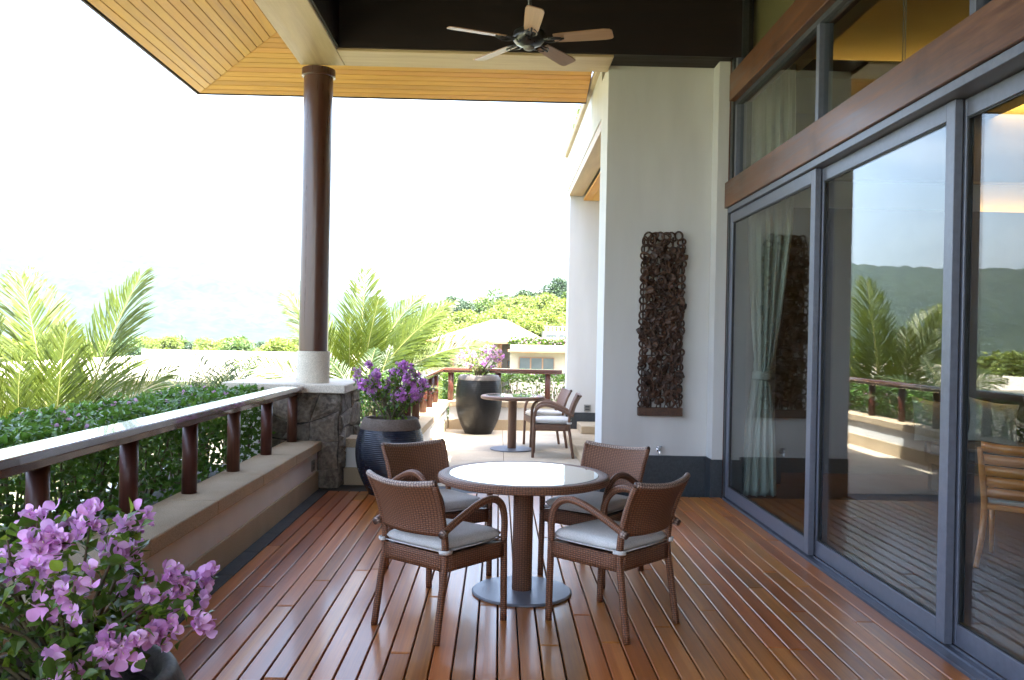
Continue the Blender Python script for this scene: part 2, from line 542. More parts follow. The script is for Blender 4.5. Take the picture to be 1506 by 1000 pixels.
# the wooded ridge across the valley (seen bleached by haze, and mirrored in the doors)
t = NT('ridge_forest')
v = t.coord('Object', (1, 1, 1))
n1 = t.noise(v, 0.01, 6, 0.6)
n2 = t.noise(v, 0.09, 3, 0.6)
col = t.ramp(n1, [(0.3, (0.008, 0.018, 0.014)), (0.55, (0.016, 0.030, 0.019)), (0.8, (0.034, 0.050, 0.027))])
col = t.mix(t.range(n2, 0.35, 0.65, 0.0, 0.6), col, (0.038, 0.053, 0.025))
t.principled(col, 0.9, spec=0.1)
MT['ridge'] = t.m
mb = MB(True)
NA, NR = 620, 130
for j in range(NR):
    for i in range(NA):
        az = R_(-75 + 150 * i / (NA - 1))
        rr = 900 + 1300 * j / (NR - 1)
        k = math.tan(az)                       # pixel offset / focal length
        el = 0.098 if k < -0.40 else 0.098 - 0.062 * smooth(-0.40, -0.12, k)
        el += 0.012 * smooth(0.2, 0.6, k)
        x, y = rr * math.sin(az), rr * math.cos(az)
        prof = smooth(900, 1900, rr) * (1 - 0.12 * smooth(1900, 2200, rr))
        top = el * 1900 * math.cos(az)
        wob = 0.16 * noise.noise((x * 0.0022, y * 0.0022, 1.7)) + 0.09 * noise.noise((x * 0.007, y * 0.007, 4.1))
        crown = noise.voronoi((x / 26, y / 26, 0.5))[0][0]
        z = -14 + (top + 14) * prof * (1 + wob) + 13.0 * (0.6 - crown) * smooth(0.02, 0.2, prof)
        mb.v.append((x, y, z))
for j in range(NR - 1):
    for i in range(NA - 1):
        mb.f.append((j * NA + i, j * NA + i + 1, (j + 1) * NA + i + 1, (j + 1) * NA + i)); mb.uv.append(None)
tag(mb.build('hills', MT['ridge']), kind='structure')

# ------------------------------------------------------------------ deck, border, terrace
DX0, DX1, DY0, DY1 = -1.70, 2.285, -5.2, 8.66
mb = MB(); mb.box(-1.82, 9.0, DY0, 9.03, -0.5, -0.045)
deck = tag(mb.build('deck', MT['dark']), kind='structure')
pm = MB(); pm.box(-0.0485, 0.0485, -0.5, 0.5, -0.03, 0.0, 0.0035)
plank_me = pm.mesh('plank', MT['deck'])
NB = 37
pitch = (DX1 - DX0) / NB
for i in range(NB):
    x = DX0 + pitch * (i + 0.5)
    y = DY0 - random.uniform(0.0, 1.6)
    while y < DY1 - 0.02:
        L = random.choice((2.9, 3.4, 4.1, 4.6))
        y2 = min(y + L, DY1)
        if DY1 - y2 < 0.45: y2 = DY1
        y1 = max(y, DY0)
        if y2 - y1 > 0.2:
            o = bpy.data.objects.new('plank', plank_me)
            o.location = (x, (y1 + y2) / 2, random.uniform(-0.0012, 0.0012))
            o.scale = ((pitch - 0.0085) / 0.097, y2 - y1 - 0.003, 1)
            link(o, deck)
        y = y2
# floor slab that carries deck and terrace, a storey above the garden
mb = MB(); mb.prism([(-3.4, -5.5), (9, -5.5), (9, 15.6), (-1.9, 15.6), (-1.9, 9.95), (-3.4, 9.95)], -3.9, -0.51)
tag(mb.build('podium', MT['white_low']), 'white rendered podium storey beneath the deck and terrace', 'podium')

border = tag(part('stone_border', None, MT['dark'], (-1.84, -1.702, DY0, 8.66, -0.5, -0.02), (-1.84, 1.2, 8.665, 9.06, -0.5, -0.02)), kind='structure')
y = DY0
while y < 8.6:
    part('slate_tile', border, MT['slate'], (-1.822, -1.706, y + 0.003, min(y + 0.6, 8.658) - 0.003, -0.02, -0.004), b=0.002)
    y += 0.6
x = -1.822
while x < 1.1:
    part('slate_tile', border, MT['slate'], (x + 0.003, min(x + 0.597, 1.08), 8.67, 9.03, -0.02, -0.003), b=0.002)
    x += 0.6
terrace = tag(part('terrace', None, MT['mortar'], (-1.1, 1.15, 9.03, 14.9, -0.5, -0.014)), kind='structure')
for i in range(2):
    for j in range(6):
        xa = -0.98 + 1.07 * i; ya = 9.04 + 0.97 * j
        part('paving_slab', terrace, MT['paving'], (xa + 0.003, xa + 1.067, ya + 0.003, ya + 0.967, -0.014, 0.0), b=0.002)

# ------------------------------------------------------------------ parapets
def parapet(label, A, B, name='parapet_wall', top=0.487, inner=1):
    """low wall between plan points A and B; its inner face is the left side when inner=1 (right when -1)"""
    A, B = Vector(A), Vector(B)
    d = (B - A); L = d.length
    th = thing(name, label, 'low wall', (A.x, A.y, 0), math.atan2(d.y, d.x))
    s = inner
    def bx(y0, y1): return (min(y0 * s, y1 * s), max(y0 * s, y1 * s))
    f = bx(-0.32, -0.018); part('panel', th, MT['white_low'], (0, L, f[0], f[1], 0.17, 0.395))
    f = bx(-0.32, 0.0); part('base_band', th, MT['tan'], (0, L, f[0], f[1], -0.1, 0.178), b=0.004)
    f = bx(-0.335, 0.022)
    n = max(1, round(L / 1.1))
    for k in range(n):
        part('cap_stone', th, MT['tan'], (L * k / n + (0.0015 if k else 0), L * (k + 1) / n - 0.0015, f[0], f[1], 0.392, top), b=0.006)
    return th

parapet('long tan capped white low wall along the deck under the timber railing', (-1.825, -5.2), (-1.825, 8.80), inner=-1)
parapet('short low wall behind the blue-black pot, beside the stone pier', (-1.62, 9.05), (-0.93, 9.05), inner=-1)
P2A, P2B = Vector((-0.931, 9.392)), Vector((-0.86, 14.95))
parapet('low wall running along the paved terrace from the pot to the corner', P2A, P2B, inner=-1)
parapet('low wall across the far end of the paved terrace', (-0.834, 14.62), (1.13, 14.62), inner=-1)

# ------------------------------------------------------------------ railings
def railing(label, A, B, posts, top=1.01, w=0.23, mrail='rail', pr=0.05, z0=0.485):
    A, B = Vector(A), Vector(B)
    d = B - A; L = d.length
    th = thing('timber_railing', label, 'railing', (A.x, A.y, 0), math.atan2(d.y, d.x) - math.pi / 2)
    mb = MB()
    prof = [(-w / 2, top - 0.036), (-w / 2 + 0.004, top - 0.006), (-w / 2 + 0.012, top), (w / 2 - 0.012, top), (w / 2 - 0.004, top - 0.006), (w / 2, top - 0.036), (w / 2 - 0.006, top - 0.042), (-w / 2 + 0.006, top - 0.042)]
    vs = [(x, 0, z) for x, z in prof] + [(x, L, z) for x, z in prof]
    n = len(prof)
    mb.add(vs, [tuple(range(n)), tuple(reversed(range(n, 2 * n)))] + [(i, n + i, n + (i + 1) % n, (i + 1) % n) for i in range(n)])
    mb.build('top_rail', MT[mrail], th, recalc=True)
    part('lower_rail', th, MT[mrail], (-w / 2 + 0.02, w / 2 - 0.02, 0, L, top - 0.080, top - 0.041), b=0.004)
    for p in posts:
        mb = MB(True)
        mb.tube([(0, p, z0), (0, p, top - 0.08)], pr, 20)
        mb.build('post', MT['post'], th)
    return th

railing('long dark glossy timber railing along the deck in front of the hedge', (-2.08, -5.2), (-2.08, 8.71), [13.88 - 0.955 * k for k in range(14)], top=1.05, w=0.21)
P3A, P3B = Vector((-1.115, 9.2)), Vector((-1.03, 14.7))
railing('timber railing with five close posts leading to the far terrace corner', P3A, P3B, [0.25, 1.15, 2.1, 3.05, 4.0, 4.95], top=1.055, w=0.22)
railing('timber railing across the far end of the terrace behind the tall pot', (-1.14, 14.8), (1.1, 14.8), [0.32, 1.14, 2.0], top=1.05, w=0.2)

# ------------------------------------------------------------------ rubble pier with stone cap, and the column
pier = thing('stone_pier', 'rough grey rubble stone pier with cream slab cap under the column', 'pier', (0, 0, 0))
PX0, PX1, PY0, PY1, PZ = -2.40, -1.63, 8.81, 9.95, 0.98
part('core', pier, MT['mortar'], (PX0, PX1, PY0, PY1, -0.1, PZ))
part('cap', pier, MT['cream_stone'], (PX0 - 0.06, PX1 + 0.07, PY0 - 0.08, PY1 + 0.1, PZ, 1.066), b=0.008)

def rubble_face(o, ux, nrm, w, h, nx, nz, seed):
    rg = random.Random(seed)
    ux, nrm = Vector(ux), Vector(nrm); uz = Vector((0, 0, 1)); o = Vector(o)
    g = [[None] * (nx + 1) for _ in range(nz + 1)]
    for j in range(nz + 1):
        for i in range(nx + 1):
            a, b = w * i / nx, h * j / nz
            if 0 < i < nx: a += rg.uniform(-0.36, 0.36) * w / nx
            if 0 < j < nz: b += rg.uniform(-0.34, 0.34) * h / nz
            g[j][i] = (a, b)
    for j in range(nz):
        for i in range(nx):
            q = [g[j][i], g[j][i + 1], g[j + 1][i + 1], g[j + 1][i]]
            cx = sum(p[0] for p in q) / 4; cy = sum(p[1] for p in q) / 4
            out = rg.uniform(0.012, 0.045)
            ring, ins, base = [], [], []
            pts = []
            for k in range(4):
                p, r = q[k], q[(k + 1) % 4]
                pts.append(p)
                pts.append(((p[0] + r[0]) / 2 + rg.uniform(-.02, .02), (p[1] + r[1]) / 2 + rg.uniform(-.02, .02)))
            vs = []
            for lay, (s, dep) in enumerate(((0.99, -0.02), (0.965, out * 0.5), (0.72, out))):
                for p in pts:
                    a = cx + (p[0] - cx) * s; b = cy + (p[1] - cy) * s
                    vs.append(o + ux * a + uz * b + nrm * (dep + (rg.uniform(-.006, .009) if lay else 0)))
            vs.append(o + ux * cx + uz * cy + nrm * (out + rg.uniform(0, 0.014)))
            n = 8
            fs = []
            for l in range(2):
                for k in range(n):
                    fs.append((l * n + k, l * n + (k + 1) % n, (l + 1) * n + (k + 1) % n, (l + 1) * n + k))
            for k in range(n):
                fs.append((2 * n + k, 2 * n + (k + 1) % n, 3 * n))
            m2 = MB(); m2.add(vs, fs)
            m2.build('stone', MT['rubble'], pier)

rubble_face((PX0, PY0, 0), (1, 0, 0), (0, -1, 0), PX1 - PX0, PZ, 3, 4, 13)
rubble_face((PX1, PY0, 0), (0, 1, 0), (1, 0, 0), PY1 - PY0, PZ, 4, 5, 14)
rubble_face((PX0, PY1, 0), (0, -1, 0), (-1, 0, 0), PY1 - PY0, PZ, 3, 5, 5)

column = thing('timber_column', 'tall round dark timber column standing on a cream stone collar', 'column', (-1.975, 9.12, 1.066))
mb = MB(True); mb.lathe([(0.0, 0.0), (0.172, 0.0), (0.174, 0.01), (0.174, 0.325), (0.168, 0.335), (0.0, 0.336)], 48)
autosmooth(mb.build('stone_collar', MT['cream_stone'], column))
mb = MB(True); mb.lathe([(0.153, 0.33), (0.153, 3.30)], 48)
autosmooth(mb.build('shaft', MT['column'], column))
mb = MB(True); mb.lathe([(0.0, 3.245), (0.17, 3.245), (0.176, 3.252), (0.176, 3.325), (0.0, 3.332)], 48)
autosmooth(mb.build('capital_ring', MT['column'], column))
# planter end wall left of the pier, its cream cap level with the pier cap
pw = thing('planter_end_wall', 'low cream capped wall closing the hedge planter beside the pier', 'low wall')
part('wall', pw, MT['white_low'], (-2.80, -2.44, 8.98, 9.62, -0.6, 0.95))
part('cap', pw, MT['cream_stone'], (-2.87, -2.463, 8.9, 9.68, 0.95, 1.062), b=0.006)
po = thing('hedge_planter', 'long rendered planter trough holding the clipped hedge', 'planter')
part('outer_wall', po, MT['white_low'], (-3.42, -3.28, -5.2, 9.24, -0.9, 0.22))
part('soil', po, MT['mortar'], (-3.28, -2.17, -5.2, 9.24, -0.5, 0.16))

# ------------------------------------------------------------------ veranda roof
roof = thing('veranda_roof', 'wide hipped veranda roof with cedar soffit boards and pale timber beams', 'roof')
EX, EY, EZ, SL = -3.75, 10.60, 4.53, 0.262
part('beam', roof, MT['beam_y'], (-2.14, -1.67, -5.6, 8.98, 4.40, 5.3), b=0.008)['label'] = 'pale timber beam running over the column along the deck'
part('beam', roof, MT['beam_x'], (-1.668, 1.09, 8.50, 8.98, 4.40, 5.3), b=0.008)['label'] = 'pale timber beam crossing from the column to the white wall'
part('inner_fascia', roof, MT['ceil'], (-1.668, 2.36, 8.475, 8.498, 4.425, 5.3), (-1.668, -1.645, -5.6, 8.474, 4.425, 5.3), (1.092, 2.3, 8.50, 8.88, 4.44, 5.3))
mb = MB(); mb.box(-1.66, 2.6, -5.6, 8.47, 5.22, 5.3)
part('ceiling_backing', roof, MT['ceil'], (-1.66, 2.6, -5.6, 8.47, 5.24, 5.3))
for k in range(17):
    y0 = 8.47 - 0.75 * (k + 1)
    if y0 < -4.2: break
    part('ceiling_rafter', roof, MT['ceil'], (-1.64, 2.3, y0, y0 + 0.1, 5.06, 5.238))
part('roof_slab', roof, MT['fascia'], (-2.14, 12.0, -6.0, 8.98, 5.302, 5.5), (1.4, 12.0, 8.98, 11.6, 5.302, 5.5))
NSB, TW = 17, 1.66
bw = TW / NSB
def sof(x, y):                       # soffit height under the slope
    tt = min(x - EX, EY - y)
    return EZ + SL * tt
for k in range(NSB):
    t0, t1 = k * bw, (k + 1) * bw - 0.010
    for (name, m, side) in (('soffit_board', 'soffit_y', 0), ('soffit_board', 'soffit_x', 1)):
        z0, z1 = EZ + SL * t0, EZ + SL * t1
        mb = MB()
        g = 0.004
        if side == 0:
            low = [(EX + t0, -6.0, z0), (EX + t1, -6.0, z1), (EX + t1, EY - t1 - g, z1), (EX + t0, EY - t0 - g, z0)]
        else:
            low = [(EX + t0 + g, EY - t0, z0), (EX + t1 + g, EY - t1, z1), (1.02 if k < 14 else 1.08, EY - t1, z1), (1.02 if k < 14 else 1.08, EY - t0, z0)]
        mb.hexa(low, [(p[0], p[1], p[2] + 0.018) for p in low])
        mb.build(name, MT[m], roof, recalc=True)
mb = MB()
mb.hexa([(EX - 0.03, -6.0, EZ + 0.02), (EX + 1.7, -6.0, EZ + 0.02 + SL * 1.73), (EX + 1.7, EY - 1.7, EZ + .02 + SL * 1.73), (EX - 0.03, EY + 0.03, EZ + 0.02)],
        [(EX - 0.03, -6.0, EZ + 0.12), (EX + 1.7, -6.0, EZ + 0.12 + SL * 1.73), (EX + 1.7, EY - 1.7, EZ + .12 + SL * 1.73), (EX - 0.03, EY + 0.03, EZ + 0.12)])
mb.hexa([(EX - 0.03, EY + 0.03, EZ + 0.02), (EX + 1.7, EY - 1.7, EZ + .02 + SL * 1.73), (1.03, EY - 1.7, EZ + .02 + SL * 1.73), (1.03, EY + 0.03, EZ + 0.02)],
        [(EX - 0.03, EY + 0.03, EZ + 0.12), (EX + 1.7, EY - 1.7, EZ + .12 + SL * 1.73), (1.03, EY - 1.7, EZ + .12 + SL * 1.73), (1.03, EY + 0.03, EZ + 0.12)])
mb.build('roof_deck', MT['fascia'], roof, recalc=True)
mb = MB()
mb.box(EX - 0.055, EX - 0.032, -6.0, EY + 0.055, EZ - 0.006, EZ + 0.13)
mb.box(EX - 0.03, 1.03, EY + 0.032, EY + 0.055, EZ - 0.006, EZ + 0.13)
mb.build('fascia', MT['fascia'], roof)

# ------------------------------------------------------------------ white wall with granite skirting
wall = thing('white_wall', 'white rendered wall pier carrying the carved panel, with dark granite skirting', 'wall')
part('wall', wall, MT['white'], (1.09, 2.30, 8.90, 9.50, 0.385, 4.46), (2.19, 2.30, 8.66, 8.898, 0.385, 4.46))
part('skirting', wall, MT['granite'], (1.082, 2.30, 8.888, 9.508, -0.1, 0.384), (2.178, 2.30, 8.655, 8.886, -0.1, 0.384), b=0.002)

ew = thing('added_end_wall', 'unseen white wall added at the rear end of the deck to cut frontal light', 'wall')  # out-of-view wall, added to hold back light entering from behind the camera
part('wall', ew, MT['white'], (1.1, 2.5, -5.5, -5.22, 0.0, 5.22))
part('skirting', ew, MT['granite'], (1.1, 2.28, -5.218, -5.206, 0.0, 0.384))

# ------------------------------------------------------------------ wing behind the wall
wing = thing('white_wing', 'white rendered villa wing with timber lined entrance recess beyond the wall', 'building')
part('lintel', wing, MT['white'], (1.09, 1.34, 9.50, 14.25, 4.05, 4.62))
part('coping', wing, MT['tan'], (1.04, 1.42, 8.985, 14.32, 4.62, 4.72), b=0.006)
part('end_wall', wing, MT['white'], (1.12, 6.0, 13.98, 14.3, 0.385, 4.049), (1.345, 6.0, 13.99, 14.3, 4.05, 4.398))
part('end_skirting', wing, MT['granite'], (1.112, 6.0, 13.968, 14.308, -0.1, 0.384))
part('recess_back_wall', wing, MT['white'], (2.9, 3.1, 9.5, 13.97, 0.0, 4.0))
part('recess_near_wall', wing, MT['white'], (2.31, 6.0, 10.62, 10.8, 0.0, 4.5))
part('lintel_trim', wing, MT['beam_y'], (1.10, 1.33, 9.51, 13.975, 3.93, 4.048))
for k in range(12):
    part('recess_ceiling_board', wing, MT['soffit_y'], (1.34 + 0.13 * k, 1.465 + 0.13 * k, 9.51, 13.975, 3.86, 3.89))
part('wing_roof', wing, MT['fascia'], (1.34, 6.0, 9.0, 14.25, 4.4, 4.6))
part('step', wing, MT['tan'], (1.07, 2.9, 9.51, 13.96, -0.1, 0.115), b=0.008)
part('upper_step', wing, MT['tan'], (1.30, 2.9, 13.2, 13.955, 0.116, 0.24), b=0.008)

# ------------------------------------------------------------------ glazed facade
FXP = 2.31
fac = thing('timber_facade_frame', 'tall timber and dark metal window wall frame along the deck', 'window wall')
part('lower_beam', fac, MT['facade_beam'], (2.262, 2.50, -5.2, 8.64, 2.94, 3.20), b=0.004)
part('upper_beam', fac, MT['facade_beam'], (2.268, 2.50, -5.2, 8.56, 4.005, 4.275), b=0.004)
part('jamb', fac, MT['facade_beam'], (2.302, 2.36, 8.66, 8.74, 0.0, 5.29), b=0.004)
part('jamb_liner', fac, MT['alu_dark'], (2.305, 2.50, 8.60, 8.658, 0.0, 2.93), (2.31, 2.50, 8.562, 8.655, 3.21, 5.25))
part('head_track', fac, MT['alu'], (2.285, 2.50, -5.2, 8.598, 2.885, 2.938), b=0.003)
part('sill_track', fac, MT['alu'], (2.288, 2.306, -5.2, 8.598, -0.04, 0.012), (2.306, 2.50, -5.2, 8.598, -0.04, 0.004), (2.355, 2.361, -5.2, 8.598, 0.005, 0.018), (2.409, 2.415, -5.2, 8.598, 0.005, 0.018), (2.464, 2.47, -5.2, 8.598, 0.005, 0.018))
for (za, zb) in ((3.20, 4.005), (4.275, 5.25)):
    part('transom_rail', fac, MT['alu_dark'], (2.33, 2.40, -5.2, 8.56, za, za + 0.035), (2.33, 2.40, -5.2, 8.56, zb - 0.045, zb), b=0.002)
    for yy in (8.51, 6.31, 4.22, 2.1, 0.0, -2.1, -4.2):
        part('transom_mullion', fac, MT['alu'], (2.325, 2.43, yy - 0.03, yy + 0.03, za + 0.036, zb - 0.046), b=0.002)
    ys = [8.48, 6.34, 6.28, 4.25, 4.19, 2.13, 2.07, 0.03, -0.03, -2.07, -2.13, -4.17]
    for k in range(0, 12, 2):
        part('transom_pane', fac, MT['glass'], (2.362, 2.370, ys[k + 1], ys[k], za + 0.036, zb - 0.046))

def door(label, y0, y1, x):
    th = thing('sliding_door', label, 'sliding door', (x, (y0 + y1) / 2, 0.018), 0, 'sliding glass doors of the villa')
    h = (y1 - y0) / 2
    t = 0.0225
    for s in (-1, 1):
        a, b = (-h, -h + 0.088) if s < 0 else (h - 0.088, h)
        part('stile', th, MT['alu'], (-t, t, a, b, 0.002, 2.862), b=0.003)
    part('bottom_rail', th, MT['alu'], (-t + 0.001, t - 0.001, -h + 0.088, h - 0.088, 0.002, 0.115), b=0.003)
    part('top_rail', th, MT['alu'], (-t + 0.001, t - 0.001, -h + 0.088, h - 0.088, 2.765, 2.862), b=0.003)
    part('gasket', th, MT['gasket'], (-0.011, 0.011, -h + 0.088, h - 0.088, 0.115, 0.124), (-0.011, 0.011, -h + 0.088, h - 0.088, 2.756, 2.765), (-0.011, 0.011, -h + 0.088, -h + 0.097, 0.124, 2.756), (-0.011, 0.011, h - 0.097, h - 0.088, 0.124, 2.756))
    part('pane', th, MT['glass'], (-0.004, 0.004, -h + 0.09, h - 0.09, 0.117, 2.763))
    return th

door('grey framed sliding glass door closest to the white wall, curtain tied behind it', 6.27, 8.595, 2.335)
door('middle grey framed sliding glass door mirroring sky and palms', 4.44, 6.345, 2.388)
door('grey framed sliding glass door with the orange wooden chair behind it', 2.3, 4.515, 2.442)
door('grey framed sliding glass door next to the one showing the wooden chair', 0.1, 2.38, 2.388)
door('grey framed sliding glass door second from the added end wall', -2.2, 0.18, 2.335)
door('grey framed sliding glass door touching the added end wall', -5.15, -2.12, 2.388)

# ------------------------------------------------------------------ interior room
MT['room_wall'] = grainy('room_wall', (0.13, 0.11, 0.085), (0.17, 0.145, 0.115), 2, rough=(0.8, 0.9), bump=0.03)
MT['room_ceiling'] = grainy('room_ceiling', (0.50, 0.37, 0.17), (0.56, 0.43, 0.21), 2, rough=(0.8, 0.9), bump=0.02)
MT['room_floor'] = wood('room_floor_boards', (0.03, 0.013, 0.007), (0.055, 0.024, 0.012), (0.085, 0.04, 0.02), 'Y', (0.5, 0.65), rand=0.15)
MT['cove'] = emis('cove_light', (1.0, 0.60, 0.13), 30.0)
MT['niche'] = emis('niche_light', (1.0, 0.60, 0.13), 2.2)
MT['orange_wood'] = wood('orange_chair_wood', (0.50, 0.135, 0.02), (0.66, 0.22, 0.04), (0.76, 0.32, 0.075), 'X', (0.25, 0.4), coat=0.4, rand=0.05)
fl = tag(part('room_floor', None, MT['room_floor'], (2.505, 9.0, -4.0, 10.6, -0.044, 0.0)), kind='structure')
rw = tag(part('room_wall', None, MT['room_wall'], (9.0, 9.2, -4.0, 10.6, 0.0, 5.3), (2.505, 9.0, -6.0, -4.0, 0.0, 5.3), (3.2, 9.0, 10.4, 10.6, 0.0, 3.25), (3.2, 9.0, 10.4, 10.6, 3.62, 5.3)), kind='structure')
tag(part('room_ceiling', None, MT['room_ceiling'], (3.35, 9.0, -4.0, 10.25, 4.80, 4.9)), kind='structure')
tag(part('room_bulkhead', None, MT['room_ceiling'], (2.52, 3.12, -4.0, 10.4, 4.46, 5.2)), kind='structure')
tag(part('room_side_wall', None, MT['room_wall'], (2.32, 3.2, 9.55, 9.7, 0.0, 5.3)), kind='structure')
cv = thing('cove_light', 'golden cove light strip glowing along the room ceiling edge', 'light')
part('strip', cv, MT['cove'], (3.5, 8.9, 10.30, 10.36, 4.72, 4.76))
part('pelmet', cv, MT['room_wall'], (3.4, 8.95, 10.24, 10.28, 4.60, 4.70))
cv2 = thing('cove_niche', 'glowing amber light niche high on the room end wall', 'light')
part('niche_back', cv2, MT['room_ceiling'], (3.2, 9.0, 10.85, 10.9, 3.2, 3.7))
part('niche_shelf', cv2, MT['room_wall'], (3.2, 9.0, 10.601, 10.85, 3.15, 3.249))
part('strip', cv2, MT['niche'], (3.3, 8.9, 10.70, 10.75, 3.26, 3.29))

# ------------------------------------------------------------------ wicker chair
def arc_pts(pts, n):
    """Catmull-Rom through pts"""
    P = [Vector(p) for p in pts]
    P = [P[0] * 2 - P[1]] + P + [P[-1] * 2 - P[-2]]
    out = []
    for i in range(1, len(P) - 2):
        for k in range(n):
            t = k / n
            a, b, c, d = P[i - 1], P[i], P[i + 1], P[i + 2]
            out.append(0.5 * ((2 * b) + (c - a) * t + (2 * a - 5 * b + 4 * c - d) * t * t + (3 * b - a - 3 * c + d) * t ** 3))
    out.append(P[-2])
    return out


def curved_panel(nu, nv, f, th, uvs):
    """grid f(u,v)->(pos, normal) given thickness, with metric uv"""
    mb = MB(True)
    front = [[f(i / nu, j / nv) for i in range(nu + 1)] for j in range(nv + 1)]
    vs = []
    for sgn in (0.5, -0.5):
        for row in front:
            for p, n in row:
                vs.append(p + n * (th * sgn))
    N = (nu + 1) * (nv + 1)
    W = nu + 1
    fs, uv = [], []
    for s in (0, 1):
        for j in range(nv):
            for i in range(nu):
                q = (s * N + j * W + i, s * N + j * W + i + 1, s * N + (j + 1) * W + i + 1, s * N + (j + 1) * W + i)
                c = [(i / nu * uvs[0], j / nv * uvs[1]), ((i + 1) / nu * uvs[0], j / nv * uvs[1]), ((i + 1) / nu * uvs[0], (j + 1) / nv * uvs[1]), (i / nu * uvs[0], (j + 1) / nv * uvs[1])]
                if s: q, c = tuple(reversed(q)), list(reversed(c))
                fs.append(q); uv.append(c)
    edge = [(j * W) for j in range(nv + 1)], [(j * W + nu) for j in range(nv + 1)], list(range(W)), [nv * W + i for i in range(W)]
    for e in edge:
        for a, b in zip(e[:-1], e[1:]):
            fs.append((a, b, N + b, N + a)); uv.append([(0, 0), (0.02, 0), (0.02, 0.02), (0, 0.02)])
    mb.add(vs, fs, uv)
    return mb


